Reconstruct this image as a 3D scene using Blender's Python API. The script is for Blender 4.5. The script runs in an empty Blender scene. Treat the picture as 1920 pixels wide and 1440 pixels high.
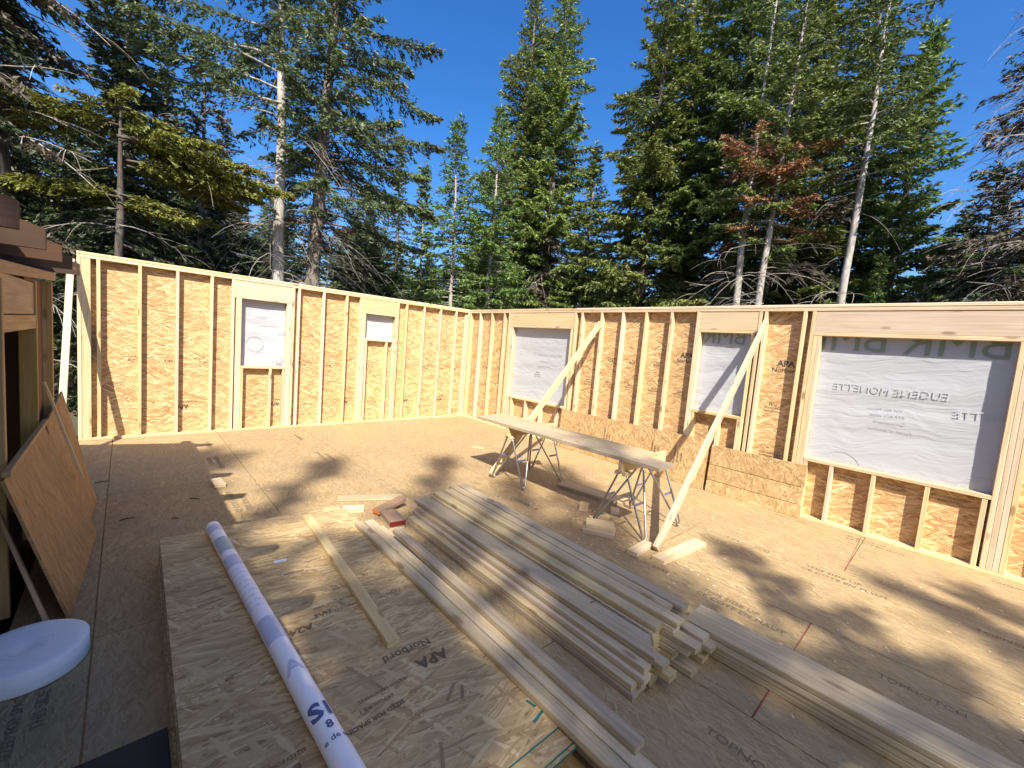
import bpy, bmesh, math, random
import numpy as np
from mathutils import Matrix, Vector, Euler
rnd = random.Random(7)
S = bpy.context.scene
COL = S.collection
R = math.radians

# ------------------------------------------------------------------ camera, light, exposure
CAM = Vector((-5.795, -7.800, 1.710))
cd = bpy.data.cameras.new('camera'); cam = bpy.data.objects.new('camera', cd); COL.objects.link(cam)
cam.location = CAM
cam.rotation_euler = Euler((1.48243839, -0.08168802, -0.74407306), 'XYZ')
cd.sensor_fit = 'HORIZONTAL'; cd.sensor_width = 36.0; cd.lens = 36.0 * 782.151 / 1920.0
cd.clip_start = 0.05; cd.clip_end = 2000
S.camera = cam

SUN = Vector((-0.70, -1.0, 1.23)).normalized()          # towards the sun
elev = math.asin(SUN.z); azim = math.atan2(SUN.x, SUN.y)
w = bpy.data.worlds.new('World'); S.world = w; w.use_nodes = True
nt = w.node_tree; nt.nodes.clear()
sky = nt.nodes.new('ShaderNodeTexSky'); sky.sky_type = 'NISHITA'; sky.sun_disc = False
sky.sun_elevation = elev; sky.sun_rotation = azim
sky.altitude = 300; sky.air_density = 1.0; sky.dust_density = 3.0; sky.ozone_density = 4.0
bg = nt.nodes.new('ShaderNodeBackground'); bg.inputs['Strength'].default_value = 0.112
wo = nt.nodes.new('ShaderNodeOutputWorld')
hsv = nt.nodes.new('ShaderNodeHueSaturation'); hsv.inputs['Saturation'].default_value = 1.34; hsv.inputs['Hue'].default_value = 0.507; hsv.inputs['Value'].default_value = 1.12
nt.links.new(sky.outputs[0], hsv.inputs['Color']); nt.links.new(hsv.outputs[0], bg.inputs[0]); nt.links.new(bg.outputs[0], wo.inputs[0])
sl = bpy.data.lights.new('sun', 'SUN'); sl.energy = 5.0; sl.angle = R(0.6); sl.color = (1.0, 0.95, 0.86)
so = bpy.data.objects.new('sun', sl); COL.objects.link(so); so.location = (-20, -30, 40)
so.rotation_euler = SUN.to_track_quat('Z', 'Y').to_euler()
S.view_settings.view_transform = 'Standard'; S.view_settings.look = 'None'
S.view_settings.exposure = 0.98; S.view_settings.gamma = 1.0
S.cycles.max_bounces = 8; S.cycles.diffuse_bounces = 4; S.cycles.transparent_max_bounces = 8
S.cycles.use_denoising = True

# ------------------------------------------------------------------ object helpers
W = {}                                                    # world matrices of parents
def tag(o, label=None, cat=None, group=None, kind=None):
    if label: o['label'] = label
    if cat: o['category'] = cat
    if group: o['group'] = group
    if kind: o['kind'] = kind
    return o
def thing(name, label, cat, loc=(0, 0, 0), group=None):
    o = bpy.data.objects.new(name, None); o.empty_display_size = 0.1; COL.objects.link(o)
    o.location = loc; W[o.name] = Matrix.Translation(loc)
    return tag(o, label, cat, group)
def put(name, me, M, parent=None, mat=None):
    if mat is not None and len(me.materials) == 0: me.materials.append(mat)
    o = bpy.data.objects.new(name, me); COL.objects.link(o)
    W[o.name] = M.copy()
    if parent is not None:
        o.parent = parent; o.matrix_parent_inverse = W[parent.name].inverted()
    o.matrix_basis = M
    return o
def mesh(name, v, f, smooth=False):
    me = bpy.data.meshes.new(name); me.from_pydata([tuple(p) for p in v], [], f); me.update()
    if smooth: me.polygons.foreach_set('use_smooth', [True] * len(me.polygons))
    return me
_bc = {}
def box_mesh(L, wd, t, mat, ch=0.003):
    k = (round(L, 3), round(wd, 3), round(t, 3), mat.name, ch)
    if k in _bc: return _bc[k]
    a, b = wd / 2, t / 2; c = min(ch, a * .5, b * .5)
    ring = [(-a + c, -b), (a - c, -b), (a, -b + c), (a, b - c), (a - c, b), (-a + c, b), (-a, b - c), (-a, -b + c)]
    v = [(-L / 2, y, z) for y, z in ring] + [(L / 2, y, z) for y, z in ring]
    f = [(i, (i + 1) % 8, 8 + (i + 1) % 8, 8 + i) for i in range(8)] + [tuple(range(7, -1, -1)), tuple(range(8, 16))]
    f = [tuple(reversed(q)) for q in f[:8]] + f[8:]
    f = [tuple(reversed(q)) for q in f[:8]] + f[8:]
    me = mesh('board', v, f); me.materials.append(mat); _bc[k] = me
    return me
def frame(x, up):
    x = Vector(x).normalized(); z = Vector(up); y = z.cross(x).normalized(); z = x.cross(y)
    return Matrix((x, y, z)).transposed().to_4x4()
def board(name, p0, p1, wd, t, up, mat, parent=None, ch=0.003):
    """straight timber from p0 to p1 (ends of its centre line), wd across, t thick along up"""
    p0, p1 = Vector(p0), Vector(p1)
    M = Matrix.Translation((p0 + p1) / 2) @ frame(p1 - p0, up)
    return put(name, box_mesh((p1 - p0).length, wd, t, mat, ch), M, parent)
def tbox(name, lo, hi, mat, parent=None, ax=0, ch=0.003):
    """axis aligned timber between two corners, grain along axis ax"""
    lo, hi = Vector(lo), Vector(hi); c = (lo + hi) / 2; d = hi - lo
    if ax == 0: p0, p1, wd, t, up = (lo.x, c.y, c.z), (hi.x, c.y, c.z), d.y, d.z, (0, 0, 1)
    elif ax == 1: p0, p1, wd, t, up = (c.x, lo.y, c.z), (c.x, hi.y, c.z), d.x, d.z, (0, 0, 1)
    else: p0, p1, wd, t, up = (c.x, c.y, lo.z), (c.x, c.y, hi.z), d.y, d.x, (1, 0, 0)
    return board(name, p0, p1, wd, t, up, mat, parent, ch)
def tube(pts, rad, n=8, cap=True):
    v, f = [], []
    pts = [Vector(p) for p in pts]
    for i, p in enumerate(pts):
        t = (pts[min(i + 1, len(pts) - 1)] - pts[max(i - 1, 0)]).normalized()
        a = t.cross(Vector((0.31, 0.22, 0.93)) if abs(t.z) < .9 else Vector((1, 0.1, 0))).normalized(); b = t.cross(a)
        r = rad[i] if hasattr(rad, '__len__') else rad
        v += [p + a * (math.cos(2 * math.pi * k / n) * r) + b * (math.sin(2 * math.pi * k / n) * r) for k in range(n)]
    for i in range(len(pts) - 1):
        f += [(i * n + k, i * n + (k + 1) % n, (i + 1) * n + (k + 1) % n, (i + 1) * n + k) for k in range(n)]
    if cap: f += [tuple(range(n - 1, -1, -1)), tuple(range((len(pts) - 1) * n, len(pts) * n))]
    return v, f

# ------------------------------------------------------------------ materials
class N:
    def __init__(s, name):
        s.m = bpy.data.materials.new(name); s.m.use_nodes = True; s.t = s.m.node_tree; s.t.nodes.clear()
    def n(s, typ, ins=None, **kw):
        x = s.t.nodes.new(typ)
        for k, v in kw.items(): setattr(x, k, v)
        for k, v in (ins or {}).items():
            if isinstance(v, bpy.types.NodeSocket): s.t.links.new(v, x.inputs[k])
            else: x.inputs[k].default_value = v
        return x
    def math(s, op, a, b=0.0):
        return s.n('ShaderNodeMath', {0: a, 1: b}, operation=op).outputs[0]
    def vmath(s, op, a, b):
        return s.n('ShaderNodeVectorMath', {0: a, 1: b}, operation=op).outputs[0]
    def noise(s, vec, scale, detail=2.0, rough=0.5, col=False, dim='3D'):
        x = s.n('ShaderNodeTexNoise', {'Vector': vec, 'Scale': scale, 'Detail': detail, 'Roughness': rough}, noise_dimensions=dim)
        return x.outputs[1 if col else 0]
    def mapped(s, vec, rot=(0, 0, 0), scale=(1, 1, 1), loc=(0, 0, 0)):
        a = s.n('ShaderNodeMapping', {'Vector': vec, 'Rotation': rot, 'Location': loc}).outputs[0]
        return s.n('ShaderNodeMapping', {'Vector': a, 'Scale': scale}).outputs[0]
    def ramp(s, fac, stops, interp='LINEAR'):
        x = s.n('ShaderNodeValToRGB', {0: fac}); e = x.color_ramp.elements; x.color_ramp.interpolation = interp
        while len(e) < len(stops): e.new(0.5)
        for q, (p, c) in zip(e, stops):
            q.position = p; q.color = (c[0], c[1], c[2], 1) if hasattr(c, '__len__') else (c, c, c, 1)
        return x.outputs[0]
    def mix(s, fac, a, b, mode='MIX'):
        x = s.n('ShaderNodeMix', data_type='RGBA', blend_type=mode)
        for k, v in ((0, fac), (6, a), (7, b)):
            if isinstance(v, bpy.types.NodeSocket): s.t.links.new(v, x.inputs[k])
            elif k == 0: x.inputs[0].default_value = v
            else: x.inputs[k].default_value = (*v, 1) if len(v) == 3 else v
        return x.outputs[2]
    def bsdf(s, col, rough=0.7, bump=None, dist=0.002, strength=1.0, **kw):
        ins = {'Base Color': col if isinstance(col, bpy.types.NodeSocket) else (*col, 1), 'Roughness': rough, **kw}
        if bump is not None:
            ins['Normal'] = s.n('ShaderNodeBump', {'Height': bump, 'Distance': dist, 'Strength': strength}).outputs[0]
        return s.n('ShaderNodeBsdfPrincipled', ins).outputs[0]
    def out(s, sh):
        s.n('ShaderNodeOutputMaterial', {'Surface': sh}); return s.m
    def coords(s, spread=40.0):
        tc = s.n('ShaderNodeTexCoord').outputs['Object']; r = s.n('ShaderNodeObjectInfo').outputs['Random']
        off = s.n('ShaderNodeCombineXYZ', {0: s.math('MULTIPLY', r, spread), 1: s.math('MULTIPLY', r, spread * 2.3), 2: s.math('MULTIPLY', r, 0.0)}).outputs[0]
        return s.vmath('ADD', tc, off), r

def osb(name, stops, L=0.10, Wd=0.018, angles=(0.1, 0.55, -0.5, 1.25, -0.9), grain=0.35, dirt=0.0, rough=0.75, bump=0.0015, warp=0.05, tint=0.12, edge=0.35):
    k = N(name); c, r = k.coords()
    wv = k.vmath('MULTIPLY', k.vmath('SUBTRACT', k.noise(c, 5.0, 2, col=True), (0.5, 0.5, 0.5)), (warp, warp, 0))
    c2 = k.vmath('ADD', c, wv)
    best = bh = bg_ = None
    for i, a in enumerate(angles):
        q = k.mapped(c2, rot=(0, 0, a), scale=(1 / (L * (1 + .25 * (i % 2))), 1 / (Wd * (1 + .3 * ((i + 1) % 3 - 1))), 1), loc=(3.1 * i, 1.7 * i, 0))
        v = k.n('ShaderNodeTexVoronoi', {'Vector': q, 'Scale': 1.0}, voronoi_dimensions='2D')
        sep = k.n('ShaderNodeSeparateColor', {0: v.outputs['Color']})
        g = k.noise(k.mapped(c2, rot=(0, 0, a), scale=(9, 170, 1)), 1.0, 2, 0.6)
        edg = k.math('MULTIPLY', k.math('POWER', v.outputs['Distance'], 3.0), edge)
        val = k.math('SUBTRACT', k.math('ADD', k.math('MULTIPLY', sep.outputs[0], 1 - grain), k.math('MULTIPLY', g, grain)), edg)
        h = k.math('SUBTRACT', sep.outputs[1], k.math('MULTIPLY', v.outputs['Distance'], 0.25))
        if best is None: best, bh = val, h
        else:
            f = k.math('GREATER_THAN', h, bh)
            best = k.n('ShaderNodeMix', {0: f, 2: best, 3: val}, data_type='FLOAT').outputs[0]
            bh = k.math('MAXIMUM', bh, h)
    col = k.ramp(best, stops)
    big = k.noise(c, 2.2, 3)
    col = k.mix(k.math('MULTIPLY', k.ramp(big, [(0.35, 0.0), (0.7, 1.0)]), 0.28), col, [x * .72 for x in stops[-2][1]])
    bits = k.ramp(k.noise(k.mapped(c2, scale=(14, 45, 1)), 1.0, 2), [(0.27, 1.0), (0.33, 0.0)])
    col = k.mix(k.math('MULTIPLY', bits, 0.55), col, (0.10, 0.05, 0.02))
    if dirt > 0:
        dn = k.ramp(k.noise(c, 1.1, 5, 0.62), [(0.42, 0.0), (0.75, 1.0)])
        col = k.mix(k.math('MULTIPLY', dn, dirt), col, (0.17, 0.13, 0.095))
    hs = k.n('ShaderNodeHueSaturation', {'Value': k.math('ADD', 1 - tint / 2, k.math('MULTIPLY', r, tint)), 'Color': col}).outputs[0]
    return k.out(k.bsdf(hs, rough, k.math('ADD', k.math('MULTIPLY', bh, 0.8), k.math('MULTIPLY', best, 0.3)), bump, 0.8))

def lumber(name, base, late, dirt=(0.30, 0.25, 0.18), dirtf=0.15, var=0.22, knots=True, rough=0.65, blue=0.0):
    k = N(name); c, r = k.coords(30)
    wob = k.vmath('ADD', c, k.vmath('MULTIPLY', k.vmath('SUBTRACT', k.noise(k.mapped(c, scale=(2.2, 6, 6)), 1.0, 2, col=True), (.5, .5, .5)), (0, .028, .028)))
    g = k.noise(k.mapped(wob, scale=(1.1, 62, 62)), 1.0, 3, 0.55)
    g2 = k.noise(k.mapped(wob, scale=(6, 330, 330)), 1.0, 2, 0.6)
    f = k.math('ADD', k.math('MULTIPLY', g, 0.75), k.math('MULTIPLY', g2, 0.3))
    col = k.mix(k.ramp(f, [(0.42, 0.0), (0.66, 1.0)]), base, late)
    if knots:
        v = k.n('ShaderNodeTexVoronoi', {'Vector': k.mapped(c, scale=(3.0, 9.0, 9.0)), 'Scale': 1.0})
        kn = k.math('MULTIPLY', k.ramp(v.outputs['Distance'], [(0.10, 1.0), (0.20, 0.0)]), k.math('GREATER_THAN', k.n('ShaderNodeSeparateColor', {0: v.outputs['Color']}).outputs[0], 0.45))
        col = k.mix(k.math('MULTIPLY', kn, 0.75), col, (0.23, 0.12, 0.05))
    st = k.ramp(k.noise(k.mapped(c, scale=(2.2, 14, 14)), 1.0, 4, 0.6), [(0.45, 0.0), (0.8, 1.0)])
    col = k.mix(k.math('MULTIPLY', st, dirtf), col, dirt)
    if blue > 0:
        bl = k.ramp(k.noise(k.mapped(c, scale=(1.6, 10, 10), loc=(5, 2, 1)), 1.0, 3), [(0.5, 0.0), (0.72, 1.0)])
        col = k.mix(k.math('MULTIPLY', k.math('MULTIPLY', bl, r), blue), col, (0.36, 0.37, 0.36))
    r2 = k.math('FRACT', k.math('MULTIPLY', r, 7.31))
    hs = k.n('ShaderNodeHueSaturation', {'Hue': k.math('ADD', 0.492, k.math('MULTIPLY', r2, 0.016)), 'Saturation': k.math('ADD', 0.85, k.math('MULTIPLY', r2, 0.3)), 'Value': k.math('ADD', 1 - var / 2, k.math('MULTIPLY', r, var)), 'Color': col}).outputs[0]
    return k.out(k.bsdf(hs, rough, f, 0.0008, 0.6))

def plain(name, col, rough=0.6, nscale=20.0, var=0.15, bump=0.0005, **kw):
    k = N(name); c, r = k.coords(10)
    n = k.noise(c, nscale, 4, 0.6)
    cc = k.mix(k.math('MULTIPLY', n, var * 2), col, [x * .6 for x in col])
    return k.out(k.bsdf(cc, rough, n, bump, 0.5, **kw))

M = {}
M['osb_wall'] = osb('osb_wall', [(0.02, (.17, .075, .024)), (0.2, (.38, .205, .078)), (0.48, (.53, .325, .14)), (0.74, (.66, .45, .22)), (0.95, (.86, .69, .43))], L=.135, Wd=.0185, angles=(0.05, .32, -.3, .62, -.55))
M['osb_floor'] = osb('osb_floor', [(0.04, (.17, .10, .042)), (0.26, (.29, .19, .084)), (0.55, (.375, .26, .122)), (0.8, (.46, .335, .172)), (0.96, (.60, .475, .275))], L=.085, Wd=.011, angles=(0.0, .28, -.3, .75), grain=.5, dirt=.35, rough=.8, bump=.0006, tint=.1, edge=.25)
M['osb_stack'] = osb('osb_stack', [(0.02, (.21, .11, .045)), (0.25, (.41, .265, .115)), (0.6, (.55, .385, .18)), (0.95, (.74, .58, .33))], L=.15, Wd=.016, angles=(.05, .34, -.3, .18, 1.2), dirt=.25, rough=.75)
M['osb_old'] = osb('osb_old', [(0.02, (.16, .075, .026)), (0.25, (.32, .17, .062)), (0.6, (.44, .25, .098)), (0.95, (.60, .39, .18))], L=.12, Wd=.024, angles=(0.0, .35, -.3), dirt=.3, grain=.55)
M['osb_strip'] = osb('osb_strip', [(0.02, (.20, .10, .035)), (0.25, (.38, .22, .085)), (0.55, (.50, .315, .135)), (0.78, (.58, .40, .19)), (0.95, (.72, .55, .31))], L=.085, Wd=.018, angles=(1.35, .95, 1.8, .4, -.6))
M['stud'] = lumber('stud_wood', (.67, .525, .325), (.52, .365, .19), dirtf=.16, var=.26)
M['header'] = lumber('header_wood', (.60, .46, .285), (.50, .36, .20), dirtf=.15, var=.12)
M['pile'] = lumber('pile_wood', (.59, .465, .285), (.41, .295, .155), dirtf=.42, var=.42, blue=.45)
M['cutoff'] = lumber('cutoff_wood', (.70, .54, .32), (.58, .40, .21), dirtf=.12, var=.2)
M['plank'] = lumber('plank_wood', (.52, .40, .235), (.40, .285, .15), dirt=(.25, .20, .14), dirtf=.45, var=.1)
M['old'] = lumber('old_wood', (.54, .345, .145), (.41, .23, .085), dirt=(.17, .09, .045), dirtf=.4, var=.3)
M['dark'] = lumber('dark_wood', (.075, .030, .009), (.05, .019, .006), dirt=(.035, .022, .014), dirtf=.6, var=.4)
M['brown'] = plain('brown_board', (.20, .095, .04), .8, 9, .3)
M['ply'] = lumber('weathered_plywood', (.58, .39, .18), (.44, .27, .11), dirt=(.20, .10, .05), dirtf=.6, var=.1)
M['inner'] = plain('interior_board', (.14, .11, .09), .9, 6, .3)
M['green_edge'] = plain('teal_edge_paint', (.015, .15, .15), .6, 30, .3)
M['orange'] = plain('orange_end_paint', (.62, .19, .05), .6, 30, .3)
M['redp'] = plain('red_end_paint', (.15, .006, .006), .6, 30, .2)
M['reddish'] = lumber('reddish_wood', (.30, .185, .10), (.22, .125, .065), dirtf=.3)
M['metal'] = plain('galvanised_rod', (.42, .42, .42), .35, 60, .25, Metallic=.9)
M['bluemetal'] = plain('blue_painted_steel', (.20, .24, .42), .45, 60, .2, Metallic=.5)
M['foam'] = plain('white_foam', (.88, .87, .88), .7, 60, .06, .001)
M['paper'] = plain('paper', (.62, .62, .68), .8, 40, .1)
M['membrane'] = plain('black_membrane', (.016, .016, .018), .5, 12, .3, .002)
M['ink'] = plain('black_ink', (.085, .065, .05), .8, 60, .35)
M['ink_stack'] = plain('stack_ink', (.15, .105, .06), .8, 60, .4)
M['ink_floor'] = plain('worn_floor_ink', (.21, .15, .092), .85, 60, .45)
M['chalk'] = plain('red_chalk', (.36, .11, .07), .9, 90, .3)
M['film_ink'] = plain('film_grey_print', (.50, .505, .515), .7, 50, .2)
M['film_green'] = plain('film_green_print', (.25, .315, .245), .7, 50, .2)
M['roll_ink'] = plain('roll_blue_print', (.10, .12, .26), .6, 60, .15)
M['twig'] = plain('twig_bark', (.09, .055, .035), .9, 60, .3)

def film_mat():
    k = N('house_wrap_film'); c, r = k.coords(8)
    wv = k.vmath('ADD', c, k.vmath('MULTIPLY', k.noise(c, 2.0, 2, col=True), (.3, .35, 0)))
    a = k.noise(k.mapped(wv, rot=(0, 0, .10), scale=(1.3, 13, 1)), 1.0, 3, .6)
    b = k.noise(k.mapped(wv, rot=(0, 0, -.35), scale=(2.5, 8, 1)), 1.0, 2)
    h = k.math('ADD', a, k.math('MULTIPLY', b, .6))
    p = k.bsdf((.53, .535, .545), .5, h, .011, .9)
    t = k.n('ShaderNodeBsdfTranslucent', {'Color': (.50, .52, .54, 1)}).outputs[0]
    return k.out(k.n('ShaderNodeMixShader', {0: .22, 1: p, 2: t}).outputs[0])
M['film'] = film_mat()
def roll_mat():
    k = N('printed_white_wrap'); c, r = k.coords(3)
    n = k.noise(k.mapped(c, scale=(3, 30, 30)), 1.0, 3)
    return k.out(k.bsdf(k.mix(k.math('MULTIPLY', n, .25), (.90, .88, .90), (.70, .70, .78)), .42, k.noise(k.mapped(c, scale=(2, 60, 60)), 1, 2), .001, .4))
M['roll'] = roll_mat()
def bark(name, a, b, sc=(16, 16, 3.2)):
    k = N(name); tc = k.n('ShaderNodeTexCoord').outputs['Object']
    n = k.noise(k.mapped(tc, scale=sc), 1.0, 5, .65); n2 = k.noise(tc, 2.3, 3)
    col = k.mix(k.ramp(n, [(.36, 0.0), (.64, 1.0)]), a, b)
    col = k.mix(k.math('MULTIPLY', k.ramp(n2, [(.5, 0.0), (.7, 1.0)]), .4), col, (.30, .31, .26))
    return k.out(k.bsdf(col, .9, n, .012, .9))
M['bark'] = bark('spruce_bark', (.085, .065, .05), (.23, .19, .155))
M['bark_pale'] = bark('pale_fir_bark', (.20, .175, .15), (.46, .42, .37), (10, 10, 5))
M['bark_dark'] = bark('dark_bark', (.035, .028, .022), (.11, .085, .065))
M['deadwood'] = bark('bare_dead_twig', (.20, .17, .14), (.40, .355, .30), (20, 20, 20))
def leaf(name, stops, trans=.25):
    k = N(name)
    at = k.n('ShaderNodeAttribute', attribute_name='tint').outputs['Fac']
    r = k.n('ShaderNodeObjectInfo').outputs['Random']
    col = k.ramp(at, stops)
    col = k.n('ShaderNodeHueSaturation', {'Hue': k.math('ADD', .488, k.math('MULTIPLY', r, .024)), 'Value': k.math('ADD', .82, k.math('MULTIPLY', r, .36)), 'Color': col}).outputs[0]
    p = k.bsdf(col, .55)
    t = k.n('ShaderNodeBsdfTranslucent', {'Color': col}).outputs[0]
    return k.out(k.n('ShaderNodeMixShader', {0: trans, 1: p, 2: t}).outputs[0])
M['spruce'] = leaf('spruce_needles', [(0, (.045, .062, .018)), (.35, (.105, .140, .032)), (.75, (.175, .215, .046)), (1, (.25, .28, .075))])
M['blue_spruce'] = leaf('bluish_spruce_needles', [(0, (.036, .050, .022)), (.4, (.085, .120, .048)), (1, (.18, .22, .10))])
M['fir'] = leaf('fir_needles', [(0, (.036, .054, .014)), (.4, (.080, .130, .028)), (1, (.165, .225, .050))])
M['cedar'] = leaf('yellow_green_sprays', [(0, (.070, .085, .014)), (.5, (.155, .18, .024)), (1, (.25, .265, .042))])
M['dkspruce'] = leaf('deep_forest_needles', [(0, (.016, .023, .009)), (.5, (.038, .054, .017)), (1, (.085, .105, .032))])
M['rust'] = leaf('rusty_dead_needles', [(0, (.12, .062, .028)), (.5, (.26, .125, .048)), (1, (.36, .20, .09))])
M['greybrown'] = leaf('grey_brown_needles', [(0, (.055, .045, .032)), (.5, (.105, .085, .058)), (1, (.16, .125, .085))])
def ground_mat():
    k = N('forest_floor'); tc = k.n('ShaderNodeTexCoord').outputs['Object']
    n = k.noise(tc, .7, 6, .65); n2 = k.noise(tc, 7, 5, .7)
    col = k.mix(k.ramp(n, [(.4, 0.0), (.6, 1.0)]), (.085, .060, .038), (.05, .062, .022))
    col = k.mix(k.math('MULTIPLY', n2, .5), col, (.14, .105, .07))
    return k.out(k.bsdf(col, .95, n2, .05, 1.0))
M['ground'] = ground_mat()

# ------------------------------------------------------------------ lettering
def text_mesh(s, height, mat, bold=0.0, mirror=False, spacing=1.0):
    cu = bpy.data.curves.new('lettering', 'FONT'); cu.body = s; cu.size = 1.0; cu.offset = bold; cu.resolution_u = 2
    cu.space_character = spacing; cu.align_x = 'CENTER'; cu.align_y = 'CENTER'
    o = bpy.data.objects.new('tmp_text', cu); COL.objects.link(o)
    bpy.context.view_layer.update()
    me = bpy.data.meshes.new_from_object(o)
    bpy.data.objects.remove(o); bpy.data.curves.remove(cu)
    s_ = height / 0.70
    n = len(me.vertices); co = np.empty(n * 3); me.vertices.foreach_get('co', co); co = co.reshape(-1, 3) * s_
    if mirror: co[:, 0] *= -1
    me.vertices.foreach_set('co', co.ravel()); me.materials.clear(); me.materials.append(mat); me.update(); me.name = 'lettering'
    return me
def text(s, c, xdir, normal, height, mat, parent, bold=0.0, mirror=False, lift=0.0012, spacing=1.0):
    x = Vector(xdir).normalized(); nz = Vector(normal).normalized(); y = nz.cross(x)
    Mx = Matrix((x, y, nz)).transposed().to_4x4()
    return put('lettering', text_mesh(s, height, mat, bold, mirror, spacing), Matrix.Translation(Vector(c) + nz * lift) @ Mx, parent)

# ------------------------------------------------------------------ ground
gv, gf = [], []
NG = 60
for i in range(NG + 1):
    for j in range(NG + 1):
        u, v = (i / NG - .5) * 2, (j / NG - .5) * 2
        x, y = math.copysign(abs(u) ** 2.2, u) * 400, math.copysign(abs(v) ** 2.2, v) * 400
        d = max(abs(x + 3) - 5, abs(y + 5) - 7, 0)
        z = -0.62 + (0.16 * math.sin(x * .9 + 1) * math.cos(y * .7) + .1 * math.sin(x * 2.1) * math.sin(y * 1.7)) * min(d / 4, 1)
        gv.append((x, y, z))
for i in range(NG):
    for j in range(NG):
        a = i * (NG + 1) + j; gf.append((a, a + NG + 1, a + NG + 2, a + 1))
tag(put('ground', mesh('ground', gv, gf, True), Matrix(), None, M['ground']), kind='structure')

# ------------------------------------------------------------------ floor deck
floor = tag(put('floor', box_mesh(6.30, 10.05, .55, M['old']), Matrix.Translation((-3.10, -4.90, -.295))), kind='structure')
XS = [-6.25, -5.92, -4.735, -3.54, -2.35, -1.165, .11]
YS = [[-5.73, -2.43 - .9, -.9], [-5.73, -4.86, -2.43], [-8.78, -6.35, -3.92, -1.49], [-7.30, -4.87, -2.43], [-8.52, -6.08, -3.65, -1.22], [-7.30, -4.82, -2.40]]
panels = {}
for i in range(6):
    ys = [-9.9] + YS[i] + [.11]
    for j in range(len(ys) - 1):
        g = .0032
        lo = (XS[i] + g, ys[j] + g, -.020); hi = (XS[i + 1] - g, ys[j + 1] - g, rnd.uniform(-.0012, .0))
        panels[i, j] = tbox('floor_panel', lo, hi, M['osb_floor'], floor, 1, .0015)
def chalk(x0, y0, x1, y1):
    board('chalk_line', (x0, y0, .0010), (x1, y1, .0010), .006, .0012, (0, 0, 1), M['chalk'], floor, .0002)
for q in [(-.02, -7.27, -1.15, -7.305), (-2.36, -7.297, -3.53, -7.305), (-1.42, -6.10, -1.95, -6.085), (-.80, -4.815, -1.16, -4.822), (-3.02, -4.86, -3.36, -4.862)]: chalk(*q)
def floor_text(s, x, y, h=.05, xd=(0, -1, 0), i=None, bold=0.01):
    text(s, (x, y, 0.0), xd, (0, 0, 1), h, M['ink_floor'], floor, bold)
for cx, y0 in [(-2.60, -6.15), (-1.40, -6.55), (-.17, -6.62)]:
    k = .8 if cx > -.5 else 1.0
    floor_text('1S SQ ----- 23/32', cx + .02, y0 - .02, .042 * k); floor_text('THIS SIDE UP', cx + .035, y0 - .70, .047 * k); floor_text('CE COTE EN HAUT', cx - .045, y0 - .78, .047 * k)
    floor_text('TOPNOTCH', cx, y0 - 1.70, .045 * k, bold=0.0); floor_text('450 - STURD-I-FLOOR 24 oc', cx + .02, y0 - 2.35, .035 * k)
floor_text('CE COTE EN HAUT', -3.81, -6.60, .05); floor_text('TOPNOTCH', -3.79, -7.38, .05, bold=.0)
floor_text('THIS SIDE UP', -4.93, -3.25, .05, (0, 1, 0)); floor_text('CE COTE EN HAUT', -5.02, -3.15, .05, (0, 1, 0))
floor_text('SIZED FOR SPACING', -4.94, -1.70, .045, (0, 1, 0)); floor_text('EXPOSURE 1', -5.02, -1.60, .045, (0, 1, 0)); floor_text('THIS SIDE UP', -4.93, -.75, .045, (0, 1, 0))
floor_text('THIS SIDE UP', -3.72, -2.05, .05, (0, 1, 0)); floor_text('CE COTE EN HAUT', -3.80, -2.00, .05, (0, 1, 0)); floor_text('TOPNOTCH', -3.76, -.75, .05, (0, 1, 0), bold=.03)
floor_text('THIS SIDE UP', -6.06, -5.25, .04, (0, 1, 0)); floor_text('SIZED FOR SPACING', -6.13, -5.3, .035, (0, 1, 0))
floor_text('1S SQ', -2.05, -5.30, .045); floor_text('THIS SIDE UP', -2.55, -4.7, .045); floor_text('23/32', -2.6, -3.9, .04)

# ------------------------------------------------------------------ stud walls
H = 2.478; P = .038; DW = .089; SH = .011
wallA = thing('stud_wall', 'long open stud wall facing the viewer, with a tall window opening and a small high one', 'stud wall', (-3.1, 0, 0))
wallB = thing('stud_wall', 'open stud wall along the right side, with three wrapped window openings', 'stud wall', (0, -5, 0))
def A(name, x0, x1, z0, z1, y0=0.0, y1=DW, ax=2, mat='stud', par=None, ch=.003):
    return tbox(name, (x0, y0, z0), (x1, y1, z1), M[mat], par or wallA, ax, ch)
def B(name, y0, y1, z0, z1, x0=0.0, x1=DW, ax=2, mat='stud', par=None, ch=.003):
    return tbox(name, (x0, y0, z0), (x1, y1, z1), M[mat], par or wallB, ax, ch)
ZT = H - 2 * P
def studA(x, z0=P, z1=ZT, name='stud'): A(name, x - .019, x + .019, z0 + .0005, z1 - .0005)
def studB(y, z0=P, z1=ZT, name='stud'): B(name, y - .019, y + .019, z0 + .0005, z1 - .0005)
# wall A
A('bottom_plate', -6.25, .10, 0.0005, P, ax=0)
A('top_plate', -6.25, -2.7, ZT, H - P - .0005, ax=0); A('top_plate', -2.699, .10, ZT, H - P - .0005, ax=0)
A('top_plate', -6.25, -4.3, H - P + .003, H, y0=-.001, ax=0, ch=.005); A('top_plate', -4.299, .0, H - P + .003, H, y0=.001, ax=0, ch=.005)
studA(-6.231)
A('stud', -6.211, -6.124, P + .001, ZT - .001, y0=.004, y1=.042)                      # flat corner stud
for k in (14, 13, 12, 11, 8, 7, 6, 3, 2, 1, 0): studA(-.3621 - .4064 * k)
studA(-.022); A('stud', -.10, -.043, P + .001, ZT - .001, y0=.045, y1=.083)
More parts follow.
